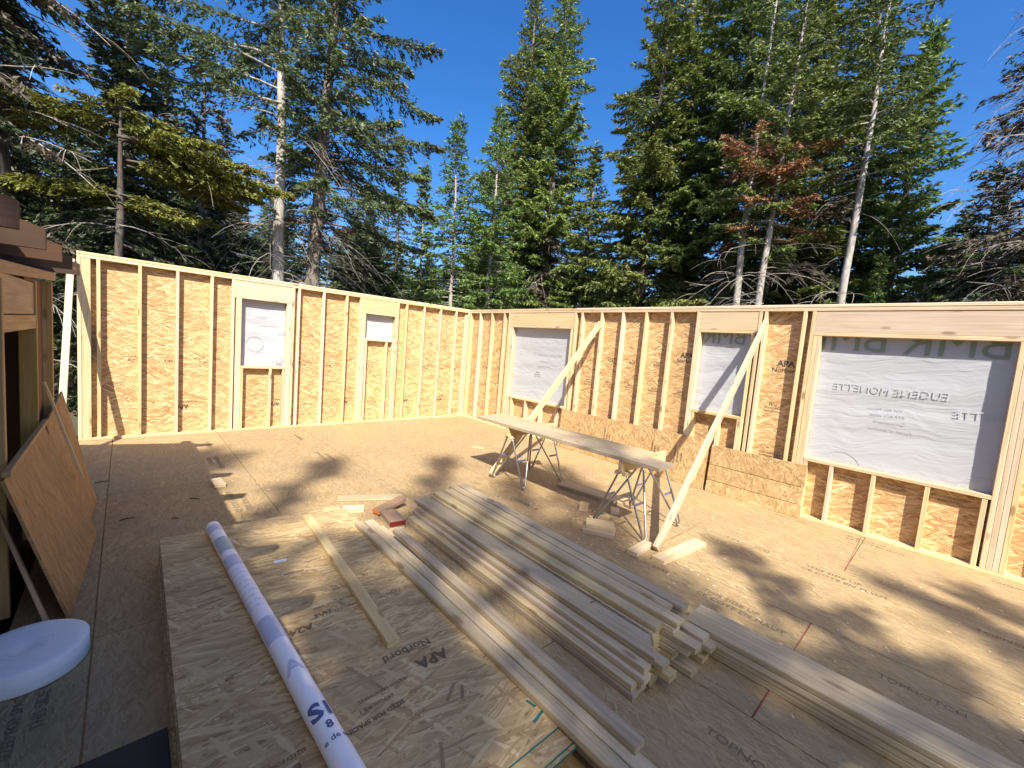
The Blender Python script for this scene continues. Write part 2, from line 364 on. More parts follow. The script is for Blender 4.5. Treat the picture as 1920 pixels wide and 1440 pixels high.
# window A1
for x in (-4.561, -3.700): studA(x, name='king_stud')
for x in (-4.505, -4.467, -3.742, -3.780): studA(x, P, 2.124, name='trimmer_stud')
A('header', -4.541, -3.720, 2.164, ZT - .002, y0=.006, ax=0, mat='header'); A('header_plate', -4.541, -3.720, 2.125, 2.163, ax=0)
A('window_sill', -4.447, -3.800, 1.021, 1.059, y0=-.003, ax=0)
for x in (-4.427, -4.02, -3.821): studA(x, P, 1.020, 'cripple_stud')
# window A2
for x in (-2.535, -1.772): studA(x, name='king_stud')
for x in (-2.494, -2.456, -1.812): studA(x, P, 2.117, name='trimmer_stud')
A('header', -2.515, -1.792, 2.158, ZT - .002, y0=.006, ax=0, mat='header'); A('header_plate', -2.515, -1.792, 2.118, 2.156, ax=0)
A('window_sill', -2.436, -1.832, 1.607, 1.645, y0=-.003, ax=0)
for x in (-2.405, -1.988, -1.853): studA(x, P, 1.606, 'cripple_stud')
# wall B
YE = -9.95
B('bottom_plate', YE, -.0005, 0.0005, P, ax=1)
B('top_plate', YE, -5.2, ZT, H - P - .0005, ax=1); B('top_plate', -5.199, -.0005, ZT, H - P - .0005, ax=1)
B('top_plate', YE, -3.1, H - P + .003, H, x0=-.001, ax=1, ch=.005); B('top_plate', -3.099, .089, H - P + .003, H, x0=.001, ax=1, ch=.005)
studB(-.022)
for k in (0, 1, 2, 7, 8, 9, 10, 11, 14, 15, 20, 21, 22, 23): studB(-.3787 - .4064 * k)
# window B1
for y in (-1.352, -3.082): studB(y, name='king_stud')
for y in (-1.392, -1.431, -1.470, -3.022): studB(y, P, 2.114, name='trimmer_stud')
B('header', -3.061, -1.373, 2.155, ZT - .003, x0=.006, ax=1, mat='header'); B('header_plate', -3.061, -1.373, 2.115, 2.153, ax=1)
B('window_sill', -3.003, -1.489, .679, .717, x0=-.003, ax=1)
for y in (-1.510, -1.598, -2.004, -2.410, -2.817, -2.982): studB(y, P, .678, 'cripple_stud')
# window B2
for y in (-5.235, -6.010): studB(y, name='king_stud')
for y in (-5.274, -5.950): studB(y, P, 2.124, name='trimmer_stud')
B('header', -5.990, -5.255, 2.165, ZT - .003, x0=.006, ax=1, mat='header'); B('header_plate', -5.990, -5.255, 2.125, 2.163, ax=1)
B('window_sill', -5.930, -5.294, 1.020, 1.058, x0=-.003, ax=1)
for y in (-5.314, -5.662, -5.911): studB(y, P, 1.019, 'cripple_stud')
# window B3
for y in (-6.563, -8.245): studB(y, name='king_stud')
for y in (-6.603, -6.642, -8.127, -8.166, -8.205): studB(y, P, 2.122, name='trimmer_stud')
B('header', -8.225, -6.584, 2.163, ZT - .004, x0=.006, ax=1, mat='header'); B('header_plate', -8.225, -6.584, 2.123, 2.161, ax=1)
B('window_sill', -8.107, -6.662, .680, .718, x0=-.004, ax=1)
for y in (-6.682, -6.925, -7.287, -7.694, -8.070): studB(y, P, .679, 'cripple_stud')

# sheathing, with the openings cut out of the panels
def sheath(lo, hi, holes, on, parent, seams):
    edges = [lo] + sorted(s for s in seams if lo < s < hi) + [hi]
    for a, b in zip(edges[:-1], edges[1:]):
        a_, b_ = a + .0015, b - .0015
        rects = [(a_, b_, 0.0, H - .003)]
        for (h0, h1, z0, z1) in holes:
            nr = []
            for (p, q, r_, s_) in rects:
                if h1 <= p or h0 >= q or z1 <= r_ or z0 >= s_: nr.append((p, q, r_, s_)); continue
                if r_ < z0: nr.append((p, q, r_, z0))
                if z1 < s_: nr.append((p, q, z1, s_))
                if p < h0: nr.append((p, h0, max(r_, z0), min(s_, z1)))
                if q > h1: nr.append((h1, q, max(r_, z0), min(s_, z1)))
            rects = nr
        v, f = [], []
        cx = (a + b) / 2
        for (p, q, r_, s_) in rects:
            n = len(v)
            v += [(u - cx, zz, d) for d in (0, SH) for (u, zz) in ((p, r_), (q, r_), (q, s_), (p, s_))]
            f += [(n + 3, n + 2, n + 1, n), (n + 4, n + 5, n + 6, n + 7)] + [(n + i, n + (i + 1) % 4, n + 4 + (i + 1) % 4, n + 4 + i) for i in range(4)]
        me = mesh('sheathing_panel', v, f); me.materials.append(M['osb_wall'])
        if on == 'A': Mx = Matrix(((1, 0, 0, cx), (0, 0, 1, DW + .0005), (0, 1, 0, 0), (0, 0, 0, 1)))
        else: Mx = Matrix(((0, 0, 1, DW + .0005), (1, 0, 0, cx), (0, 1, 0, 0), (0, 0, 0, 1)))
        put('sheathing_panel', me, Mx, parent)
sheath(-6.25, .088, [(-4.447, -3.800, 1.06, 2.124), (-2.436, -1.832, 1.646, 2.117)], 'A', wallA, [-.3621 - .4064 * k for k in (2, 5, 8, 11)])
HB = [(-3.003, -1.489, .718, 2.114), (-5.930, -5.294, 1.059, 2.124), (-8.107, -6.662, .719, 2.122)]
sheath(YE, .098, HB, 'B', wallB, [-.3787 - .4064 * k for k in (2, 5, 8, 11, 14, 17, 20, 23)])
# house wrap across the openings, fixed outside the sheathing; sagging mesh
def film(on, u0, u1, z0, z1, parent, d):
    nx, nz = max(8, int((u1 - u0) / .04)), max(8, int((z1 - z0) / .04)); v, f = [], []
    ph = rnd.uniform(0, 9)
    for j in range(nz + 1):
        for i in range(nx + 1):
            a, b = i / nx, j / nz; e = math.sin(math.pi * a) * math.sin(math.pi * b)
            dd = e * (.010 + .005 * math.sin(9 * b * 3 + 2.2 * a + ph) + .004 * math.sin(15 * a + 11 * b + ph))
            v.append((u0 - .03 + (u1 - u0 + .06) * a - (u0 + u1) / 2, z0 - .03 + (z1 - z0 + .06) * b, dd))
    for j in range(nz):
        for i in range(nx):
            q = j * (nx + 1) + i; f.append((q, q + 1, q + nx + 2, q + nx + 1))
    me = mesh('window_film', v, f, True); me.materials.append(M['film']); cx = (u0 + u1) / 2; y = DW + SH + .003
    if on == 'A': Mx = Matrix(((1, 0, 0, cx), (0, 0, 1, y), (0, 1, 0, 0), (0, 0, 0, 1)))
    else: Mx = Matrix(((0, 0, 1, y), (1, 0, 0, cx), (0, 1, 0, 0), (0, 0, 0, 1)))
    return put('window_film', me, Mx, parent)
fA1 = film('A', -4.447, -3.800, 1.06, 2.124, wallA, 0); fA2 = film('A', -2.436, -1.832, 1.646, 2.117, wallA, 0)
fB1, fB2, fB3 = [film('B', h[0], h[1], h[2], h[3], wallB, 0) for h in HB]
XF = DW + SH + .0005
def ftext(s, y, z, h, fm, mat='film_ink', bold=0.0, sp=1.0): text(s, (XF, y, z), (0, -1, 0), (-1, 0, 0), h, M[mat], fm, bold, True, 0.003, sp)
ftext('BMR', -6.86, 2.09, .27, fB3, 'film_green', .0); ftext('BMR', -7.72, 2.08, .27, fB3, 'film_green', .0); ftext('BMR', -5.58, 2.07, .20, fB2, 'film_green', .0)
ftext('EUGENE MONETTE', -7.28, 1.57, .075, fB3); ftext('EUGENE MONETTE', -8.25, 1.42, .075, fB3)
for i, s_ in enumerate(['Val des Monts', '819 671 0000', 'Quincaillerie', 'Portes et fenetres']): ftext(s_, -7.3 - .02 * i, 1.40 - .075 * i, .034, fB3)
ftext('EUGENE MONETTE', -2.40, 1.63, .06, fB1)
for i, s_ in enumerate(['Quincaillerie', 'Portes et fenetres']): ftext(s_, -2.35, 1.50 - .09 * i, .032, fB1)
def ring(fm, c, r, on='B'):
    n = 40; v = []; f = []
    for i in range(n):
        a = 2 * math.pi * i / n; ca, sa = math.cos(a), math.sin(a)
        for q in (r, r - .008): v.append((ca * q, sa * q, 0))
    for i in range(n):
        j = (i + 1) % n; f.append((2 * i, 2 * j, 2 * j + 1, 2 * i + 1))
    Mx = Matrix(((0, 0, -1, c[0]), (1, 0, 0, c[1]), (0, 1, 0, c[2]), (0, 0, 0, 1))) if on == 'B' else Matrix(((1, 0, 0, c[0]), (0, 0, 1, c[1]), (0, 1, 0, c[2]), (0, 0, 0, 1)))
    put('printed_ring', mesh('printed_ring', v, f), Mx, fm, M['film_ink'])
ring(fB3, (XF - .001, -6.98, .66), .19); ring(fB3, (XF - .001, -8.05, .66), .19); ring(fB1, (XF - .001, -2.1, .74), .14)
ring(fA1, (-4.24, XF - .001, 1.42), .13, 'A')
text('BMR', (-4.16, XF, 1.86), (1, 0, 0), (0, -1, 0), .05, M['film_ink'], fA1, .0, True, 0.001); text('Portes et fenetres', (-4.07, XF, 1.74), (1, .0, .0), (0, -1, 0), .026, M['film_ink'], fA1, .0, True, 0.001)
# stamps on the sheathing (wall A panels hang upside down)
def stampA(s, x, z, h=.045, bold=0.0, flip=True):
    text(s, (x, DW, z), (-1, 0, 0) if flip else (1, 0, 0), (0, -1, 0), h, M['ink'], wallA, bold)
def stampB(s, y, z, h=.045, bold=0.0, flip=False):
    text(s, (DW, y, z), (0, 1, 0) if flip else (0, -1, 0), (-1, 0, 0), h, M['ink_stack'] if h < .05 else M['ink'], wallB, bold)
for x in (-5.14, -3.90, -2.72, -1.45, -.60):
    stampA('APA', x - .03, .415, .06, .03); stampA('NORBORD', x + .05, .49, .03)
for x in (-5.66, -5.27, -4.86, -3.82, -3.43, -3.00, -2.20, -1.40, -.95, -.55, -.18):
    stampA('SIZED FOR SPACING', x, .405, .015); stampA('EXPOSURE 1  RATED SHEATHING', x - .01, 1.145, .016)
    stampA('24/16', x - .06, 1.10, .030, .02); stampA('NORBORD  7/16', x + .02, 1.175, .016); stampA('SIZED FOR SPACING', x, 1.60, .016); stampA('EXPOSURE 1', x + .03, 1.63, .014)
for y, z in ((-6.33, 1.775), (-5.10, 1.79)): stampB('APA', y, z, .07, .035); stampB('Norbord', y, z - .08, .055, .01)
for y in (-3.42, -3.83, -4.24, -4.65, -5.06, -6.25, -2.2, -.58, -1.0):
    stampB('EXPOSURE 1', y, 1.22, .022); stampB('SIZED FOR SPACING', y, 1.18, .014); stampB('24/16', y, 1.26, .028, .02)
for y in (-3.83, -4.24, -4.65): stampB('A24', y, 1.62, .045, .02); stampB('RATED SHEATHING', y, 1.66, .016)
for y in (-7.07, -7.45, -7.86): stampB('SIZED FOR SPACING', y, .60, .02); stampB('EXPOSURE 1', y, .56, .022)
stampB('SIZED FOR SPACING', -6.30, .66, .02); stampB('EXPOSURE 1 24/16', -6.30, .62, .022)

# braces
def brace(p0, p1, label, up=(0, 1, 0), wd=.089):
    o = board('diagonal_brace', p0, p1, wd, .038, up, M['stud']); tag(o, label, 'brace', 'braces propping the new walls')
brace((-2.30, -3.80, .035), (-.045, -3.652, 2.215), 'slanted stud brace whose foot stands behind the sawhorse plank, under the first right hand window')
brace((-2.33, -6.135, .03), (-.055, -6.095, 2.262), 'long slanted stud brace crossing the narrow middle window of the right wall')
brace((-6.345, -.98, .02), (-6.295, -.03, 2.36), 'sun bleached brace standing upright at the left end of the back wall', up=(0, .9, -.4), wd=.066)

# OSB strips standing against wall B
def leaner(name, y0, y1, xb, xt, h, mat, parent, z0=.0, t=.011):
    a = math.atan2(xt - xb, h); L_ = math.hypot(h, xt - xb)
    up = Vector((-math.cos(a), 0, math.sin(a)))
    c = Vector(((xb + xt) / 2 - .007, (y0 + y1) / 2, z0 + h / 2))
    ydir = Vector((0, 1, 0)); Mx = Matrix.Translation(c) @ frame(ydir, up)
    return put(name, box_mesh(y1 - y0, L_, t, M[mat], .001), Mx, parent)
o = leaner('osb_offcut', -5.600, -2.99, -.055, -.008, .675, 'osb_strip', None, .002)
tag(o, 'long low osb offcut leaning on the right wall behind the sawhorses', 'osb offcut')
for y in (-3.95, -4.8, -5.15):
    for i, s_ in enumerate(('SIZED FOR SPACING', 'EXPOSURE 1', '24/16 APA')):
        text(s_, (-.030 - .012, y - .05 * i, .36), (.07, 0, 1), (-1, 0, .07), .022, M['ink'], o, .01, False, .004)
t = thing('osb_offcut', 'short osb piece with two dark horizontal joints leaning left of the big window', 'osb offcut', (-.03, -6.17, 0))
leaner('osb_strip', -6.712, -5.632, -.050, -.038, .155, 'osb_strip', t, .001)
leaner('osb_strip', -6.705, -5.634, -.038, -.022, .199, 'osb_strip', t, .1625)
leaner('osb_strip', -6.710, -5.636, -.021, -.007, .259, 'osb_strip', t, .3685)

# ------------------------------------------------------------------ sawhorses and plank
def sawhorse(yc, label):
    t = thing('sawhorse', label, 'sawhorse', (-1.93, yc, 0), 'sawhorses under the plank')
    tbox('beam', (-2.36, yc - .019, .615), (-1.50, yc + .019, .725), M['cutoff'], t, 0)
    tbox('beam_cap', (-2.35, yc - .06, .585), (-2.25, yc - .0195, .62), M['cutoff'], t, 0); tbox('beam_cap', (-2.35, yc + .0195, .585), (-2.25, yc + .06, .62), M['cutoff'], t, 0)
    tbox('beam_cap', (-1.62, yc - .06, .585), (-1.52, yc - .0195, .62), M['cutoff'], t, 0); tbox('beam_cap', (-1.62, yc + .0195, .585), (-1.52, yc + .06, .62), M['cutoff'], t, 0)
    for sx in (-1, 1):
        for sy in (-1, 1):
            xe = -1.93 + sx * .375; f0 = Vector((xe - sx * .01, yc + sy * .275, .012))
            pts = [(xe, yc + sy * .04, .60), (xe - sx * .004, yc + sy * .06, .56)]
            a = Vector(pts[-1]); b = f0 + Vector((-sx * .022, 0, .03)); c_ = f0 + Vector((sx * -.03, 0, 0)); d_ = f0 + Vector((-sx * .06, 0, .03))
            pts += [tuple(a.lerp(f0 + Vector((0, 0, .04)), .5)), tuple(f0 + Vector((0, 0, .04))), tuple(f0 + Vector((-sx * .008, 0, .012))), tuple(f0 + Vector((-sx * .025, 0, 0))), tuple(f0 + Vector((-sx * .042, 0, .010))), tuple(f0 + Vector((-sx * .052, 0, .04)))]
            top = Vector((-1.93 - sx * -.05, yc + sy * .035, .60))
            pts += [tuple(Vector(pts[-1]).lerp(top, .5)), tuple(top), (top.x - sx * .03, yc + sy * .022, .635)]
            v, f = tube(pts, .0105, 8); put('leg', mesh('leg', v, f, True), Matrix(), t, M['metal'])
        xe = -1.93 + sx * .375
    for sx in (-1, 1):
        for sy in (-1, 1):
            yy = yc + sy * .16; x0 = -1.93 + sx * .37; x1 = x0 - sx * .15
            tbox('tie_bar', (min(x0, x1), yy - .004, .318), (max(x0, x1), yy + .004, .342), M['bluemetal'], t, 0, .001)
    return t
sawhorse(-4.10, 'rod legged sawhorse under the far left end of the plank')
sawhorse(-5.71, 'rod legged sawhorse under the near right end of the plank, beside the long brace')
tag(board('scaffold_plank', (-2.215, -3.48, .7455), (-2.225, -6.10, .7455), .286, .038, (0, 0, 1), M['plank']), 'wide grey plank laid across the two sawhorses, nearer of the pair', 'plank')
tag(board('scaffold_plank', (-1.955, -3.46, .7455), (-1.950, -5.80, .7455), .235, .037, (0, 0, 1), M['plank']), 'shorter plank lying on the sawhorses against the right hand wall side', 'plank')

# ------------------------------------------------------------------ cutoffs on the floor
def block(name, c, L, wd, t, ang, label, mat='cutoff', z=0.0005, tilt=0.0, cat='offcut', group=None):
    Mx = Matrix.Translation((c[0], c[1], z + t / 2)) @ Matrix.Rotation(R(ang), 4, 'Z') @ Matrix.Rotation(R(tilt), 4, 'Y')
    o = put(name, box_mesh(L, wd, t, M[mat]), Mx); tag(o, label, cat, group); return o
block('lumber_offcut', (-2.42, -6.04), .31, .10, .038, 2, 'short flat offcut lying left of the foot of the long brace')
block('lumber_offcut', (-2.15, -6.275), .70, .115, .038, -5, 'longer flat offcut lying in front of the foot of the long brace')
block('lumber_offcut', (-2.43, -5.60), .30, .20, .038, -62, 'lower block of two stacked beside the front foot of the right sawhorse')
block('lumber_offcut', (-2.395, -5.58), .27, .185, .036, -55, 'upper block of two stacked beside the front foot of the right sawhorse', z=.0392)
block('lumber_offcut', (-1.60, -4.90), .86, .24, .038, -80, 'wide board lying in the shadow under the plank between the sawhorses', 'plank')
block('lumber_offcut', (-2.12, -5.17), .14, .089, .038, 15, 'small pale block standing on edge under the plank, left of the right sawhorse', z=.0005, tilt=-80)
block('lumber_offcut', (-2.17, -5.42), .24, .06, .038, -20, 'pale stick offcut at the left foot of the right sawhorse')
block('lumber_offcut', (-1.86, -5.40), .13, .089, .038, 35, 'pale square offcut on the floor under the right sawhorse')
block('lumber_offcut', (-1.50, -2.50), .20, .045, .018, -60, 'thin pale sliver on the floor between the far sawhorse and the corner')
block('lumber_offcut', (-5.075, -2.58), .10, .23, .038, 4, 'pale square block alone on the floor at the edge of the house shadow')
block('thin_board', (-3.90, -3.735), .64, .13, .018, -26, 'thin grey board on the floor beyond the far right corner of the osb stack', 'pile')
block('thin_board', (-4.155, -3.925), .20, .16, .018, -26, 'short thin board overlapping the far corner of the osb stack', 'pile')
t = thing('painted_block', 'reddish offcut with a red painted end lying at the far end of the lumber pile', 'offcut', (-3.985, -4.41, .04))
Mx = Matrix.Translation((-3.985, -4.405, .0605)) @ Matrix.Rotation(R(81), 4, 'Z')
put('block', box_mesh(.28, .145, .042, M['reddish']), Mx, t)
put('painted_end', box_mesh(.003, .143, .040, M['redp'], .0005), Mx @ Matrix.Translation((-.1418, 0, 0)), t)
block('lumber_offcut', (-3.985, -4.40), .27, .14, .039, 81, 'rough block hidden under the red ended offcut', 'pile')
t = thing('painted_block', 'reddish offcut with an orange painted end, tilted behind the red ended one', 'offcut', (-3.88, -4.12, .02))
Mx = Matrix.Translation((-3.875, -4.12, .058)) @ Matrix.Rotation(R(14), 4, 'Z') @ Matrix.Rotation(R(-7), 4, 'Y')
put('block', box_mesh(.33, .10, .040, M['reddish']), Mx, t); put('painted_end', box_mesh(.003, .098, .038, M['orange'], .0005), Mx @ Matrix.Translation((-.1668, 0, 0)), t)
for (x, y, L_, a) in [(-5.97, -2.0, .10, 20), (-5.30, -2.93, .09, -35), (-5.78, -3.18, .10, 10), (-5.48, -3.35, .05, -20)]:
    v, f = tube([(-L_ / 2, 0, 0), (-L_ * .1, .008, .003), (L_ / 2, -.004, 0)], [.004, .005, .003], 6)
    tag(put('twig', mesh('twig', v, f), Matrix.Translation((x, y, .005)) @ Matrix.Rotation(R(a), 4, 'Z'), None, M['twig']), 'small dark twig lying on the shaded part of the floor', 'twig', 'twigs scattered on the shaded floor')

# sawdust chips on the deck
cv, cf = [], []
cr = random.Random(31)
for q in range(420):
    if q < 200: x, y = -2.2 + cr.gauss(0, .45), -5.75 + cr.gauss(0, .55)
    elif q < 300: x, y = cr.uniform(-5.8, -.2), cr.uniform(-6.0, -.2)
    else: x, y = cr.uniform(-3.4, -.2), cr.uniform(-8.4, -5.5)
    if not (-5.85 < x < -.1 and -8.6 < y < -.1): continue
    a = cr.uniform(0, 6.28); l, b = cr.uniform(.004, .016), cr.uniform(.002, .006); ca, sa = math.cos(a), math.sin(a); n = len(cv)
    cv += [(x + ca * l * u - sa * b * v_, y + sa * l * u + ca * b * v_, z) for z in (.0006, .0035) for (u, v_) in ((-1, -1), (1, -1), (1, 1), (-1, 1))]
    cf += [(n + 4, n + 5, n + 6, n + 7)] + [(n + i, n + (i + 1) % 4, n + 4 + (i + 1) % 4, n + 4 + i) for i in range(4)]
tag(put('wood_chips', mesh('wood_chips', cv, cf), Matrix(), None, M['cutoff']), 'pale saw chips scattered over the deck around the sawhorses', 'wood chips', kind='stuff')

# ------------------------------------------------------------------ OSB sheet stack
def sheet_mesh(x0, x1, y0, y1, t, edge):
    v = [(x, y, z) for z in (0, t) for (x, y) in ((x0, y0), (x1, y0), (x1, y1), (x0, y1))]
    f = [(3, 2, 1, 0), (4, 5, 6, 7), (0, 1, 5, 4), (1, 2, 6, 5), (2, 3, 7, 6), (3, 0, 4, 7)]
    me = mesh('osb_sheet', v, f); me.materials.append(M['osb_stack']); me.materials.append(M[edge])
    for p in list(me.polygons)[2:]: p.material_index = 1
    return me
cxs, cys = -5.03, -5.48
SG = 'sheets of the foreground osb stack'
under = sheet_mesh(-.61, .61, -1.35, 1.33, .0108, 'green_edge')
for i in range(16):
    z = .011 * i
    dx, dy = rnd.uniform(-.012, .012), rnd.uniform(-.02, .01)
    if i == 14: dx, dy = .035, -.085
    if i == 13: dx, dy = .05, -.10
    if i == 15:
        o = put('osb_sheet', sheet_mesh(-.61, .61, -1.36, 1.335, .0108, 'green_edge'), Matrix.Translation((cxs, cys, z)) @ Matrix.Rotation(R(-.9), 4, 'Z'))
        tag(o, 'top sheet of the osb stack in the foreground, printed with black stamps', 'osb sheet', SG); topsheet = o
    else:
        o = put('osb_sheet', under, Matrix.Translation((cxs + dx, cys + dy, z)) @ Matrix.Rotation(R(-.9 + rnd.uniform(-.2, .2)), 4, 'Z'))
        tag(o, 'osb sheet with teal painted edges, second from the top of the foreground stack' if i == 14 else ('lowest', 'second', 'third', 'fourth', 'fifth', 'sixth', 'seventh', 'eighth', 'ninth', 'tenth', 'eleventh', 'twelfth', 'thirteenth', 'fourteenth', 'fifteenth')[i] + ' osb sheet from the floor in the foreground stack, with teal painted edges', 'osb sheet', SG)
ZS = .176
def stamp(s, x, y, h, ang=0, bold=.01, mat='ink_stack'):
    a = R(ang); h *= .80; text(s, (x, y, ZS), (math.cos(a), math.sin(a), 0), (0, 0, 1), h, M[mat], topsheet, bold)
AX = 180 + 2
stamp('APA', -4.70, -6.22, .075, AX - 4, .045); stamp('Norbord', -4.77, -6.10, .060, AX - 4, .01)
stamp('RATED SHEATHING', -4.97, -6.25, .022, AX); stamp('EXPOSURE 1', -5.02, -6.30, .024, AX); stamp('SIZED FOR SPACING', -5.06, -6.36, .026, AX, .03)
stamp('A24', -5.13, -5.655, .060, AX, .04); stamp('24/16', -5.00, -5.585, .036, AX, .03); stamp('NORBORD  7/16  11.1 mm', -4.90, -5.60, .026, AX); stamp('PS2-04   CSA O325', -4.92, -5.52, .024, AX)
stamp('SIZED FOR SPACING', -4.80, -4.99, .024, AX); stamp('EXPOSURE 1', -5.02, -5.08, .022, AX); stamp('APA', -5.03, -5.14, .018, AX)
stamp('SIZED FOR SPACING', -5.42, -6.33, .022, AX); stamp('EXPOSURE 1', -5.42, -6.38, .026, AX, .03); stamp('CQH', -4.60, -5.62, .035, AX); stamp('1/2', -4.66, -5.35, .03, AX); stamp('OSB', -4.86, -5.40, .024, AX, .03)
stamp('II', -5.46, -5.80, .04, 95); stamp('//', -5.47, -5.88, .03, 80); stamp('C 1', -5.22, -6.58, .04, AX); stamp('o', -4.86, -6.0, .02, AX)
# teal paint bleeding over the ragged near corner
for (x, y, L_, a) in [(-4.50, -6.70, .05, 100), (-4.475, -6.74, .04, 60), (-4.52, -6.765, .07, 12)]:
    board('paint_smear', (x - L_ / 2 * math.cos(R(a)), y - L_ / 2 * math.sin(R(a)), ZS + .0006), (x + L_ / 2 * math.cos(R(a)), y + L_ / 2 * math.sin(R(a)), ZS + .0006), .012, .001, (0, 0, 1), M['green_edge'], topsheet, .0002)
# dark bark-like flakes lifted on the surface
for (x, y, L_, a) in [(-4.74, -6.44, .10, 38), (-4.70, -6.47, .07, 55), (-4.93, -6.66, .11, 62), (-5.42, -5.02, .12, 5), (-5.45, -5.15, .12, 8), (-5.02, -4.70, .05, 14)]:
    Mx = Matrix.Translation((x, y, ZS + .0011)) @ Matrix.Rotation(R(a), 4, 'Z') @ Matrix.Rotation(R(1.2), 4, 'X')
    put('loose_flake', box_mesh(L_, .014, .0014, M['reddish'], .0003), Mx, topsheet)
tag(put('paper_scrap', box_mesh(.072, .036, .001, M['paper'], .0003), Matrix.Translation((-5.04, -4.89, ZS + .001)) @ Matrix.Rotation(R(-8), 4, 'Z')), 'small bluish paper scrap on the osb stack between the white roll and the strip', 'paper scrap')
tag(board('wood_strip', (-4.70, -4.31, ZS + .0175), (-4.812, -6.04, ZS + .0175), .064, .033, (0, 0, 1), M['cutoff']), 'single narrow wood strip lying on the osb stack right of the white roll', 'wood strip')

# white printed roll lying on the stack
rt = thing('wrap_roll', 'long white printed house wrap roll lying across the osb stack', 'roll', (-5.28, -5.4, ZS))
ra, rb = Vector((-5.325, -4.22, ZS + .0465)), Vector((-5.222, -6.80, ZS + .0465)); RR = .045
ax = (rb - ra).normalized(); FR = frame(ax, (0, 0, 1))
def roll_shape():
    n, v, f = 40, [], []; L_ = (rb - ra).length
    prof = [(0, .018), (0, RR - .006), (.004, RR - .001), (.012, RR)] + [(L_ * q / 40, RR + .0011 * math.sin(q * 2.3) * math.sin(q * .7)) for q in range(1, 40)] + [(L_ - .012, RR), (L_, RR - .004), (L_, .018)]
    for (x, r_) in prof:
        v += [(x, math.cos(2 * math.pi * i / n) * r_, math.sin(2 * math.pi * i / n) * r_) for i in range(n)]
    for k in range(len(prof) - 1):
        f += [(k * n + i, (k + 1) * n + i, (k + 1) * n + (i + 1) % n, k * n + (i + 1) % n) for i in range(n)]
    return mesh('roll_body', v, f, True)
MR = Matrix.Translation(ra) @ FR
rbody = put('roll_body', roll_shape(), MR, rt, M['roll'])
def roll_text(s, along, around, h, mat='roll_ink', bold=.03, turn=0):
    me = text_mesh(s, h, M[mat], bold)
    bm = bmesh.new(); bm.from_mesh(me); bmesh.ops.triangulate(bm, faces=bm.faces[:])
    for _ in range(3):
        lo_ = [e for e in bm.edges if e.calc_length() > .012]
        if lo_: bmesh.ops.subdivide_edges(bm, edges=lo_, cuts=1); bmesh.ops.triangulate(bm, faces=bm.faces[:])
    bm.to_mesh(me); bm.free()
    n = len(me.vertices); co = np.empty(n * 3); me.vertices.foreach_get('co', co); co = co.reshape(-1, 3)
    a, b = co[:, 0].copy(), co[:, 1].copy()
    ca, sa = math.cos(R(turn)), math.sin(R(turn)); u, q = a * ca - b * sa, a * sa + b * ca
    th = around - q / RR; r_ = RR + .0022
    co[:, 0] = along + u; co[:, 1] = np.cos(th) * r_; co[:, 2] = np.sin(th) * r_
    me.vertices.foreach_set('co', co.ravel()); me.update(); put('lettering', me, MR, rbody)
def band(x0, x1, mat, a0=.2, a1=2.9):
    n = 18; v = []; f = []
    for i in range(n + 1):
        th = a0 + (a1 - a0) * i / n; v += [(x0, math.cos(th) * (RR + .0016), math.sin(th) * (RR + .0016)), (x1, math.cos(th) * (RR + .0016), math.sin(th) * (RR + .0016))]
    for i in range(n): f.append((2 * i, 2 * i + 1, 2 * i + 3, 2 * i + 2))
    put('printed_band', mesh('printed_band', v, f, True), MR, rbody, M[mat])
M['roll_pale'] = plain('roll_pale_print', (.55, .57, .70), .45, 30, .1); M['roll_mid'] = plain('roll_mid_print', (.40, .50, .50), .45, 30, .15)
band(.06, .17, 'roll_pale'); band(.30, .52, 'roll_mid', .4, 2.8); band(.60, .74, 'roll_pale')
for q in range(9): roll_text('CEDO  23456 NR' if q % 2 else 'PARE-AIR 9 x 100', .80 + q * .055, 1.75, .014, 'roll_pale', .01, 90)
band(1.36, 1.56, 'roll_pale'); roll_text('A', 1.78, 1.75, .08, 'roll_pale', .02, 90)
roll_text('S', 2.07, 2.05, .075, bold=.04, turn=90); roll_text('I', 2.07, 1.0, .07, bold=.04, turn=90)
roll_text('8', 2.15, 1.55, .035, turn=90); roll_text('e de e', 2.21, 1.62, .024, bold=.01, turn=90)

# ------------------------------------------------------------------ lumber pile
PG = 'boards of the lumber pile'
def lum(xf, yf, xn, yn, ztop, wd, label, t=.038, mat='pile', seam=0.0):
    zc = ztop - t / 2 - .0004; wd -= .005
    o = board('lumber_board', (xf, yf, zc), (xn, yn, zc), wd, t - .0022, (0, 0, 1), M[mat], None, .004); tag(o, label, 'board', PG); return o
hid = 'board hidden low inside the lumber pile, only its near end showing'
for lay in range(4):
    for k, (a, b) in enumerate([(-4.255, -4.335)]):
        lum(a + rnd.uniform(-.003, .003), -4.70, b, -7.13 - .02 * lay, .038 * (lay + 1), .086, ('lowest', 'second', 'third', 'fourth')[lay] + ' board from the floor under the raised narrow one beside the osb stack')
lum(-4.412, -4.645, -4.470, -7.36, ZS + .0385, .072, 'pale board lying along the right edge of the osb stack')
lum(-4.335, -4.67, -4.392, -7.34, ZS + .0385, .078, 'second pale board from the osb stack, pressed against the first')
lum(-4.258, -4.99, -4.352, -7.135, ZS + .076, .070, 'raised narrow board at the left of the pile, third from the osb stack')
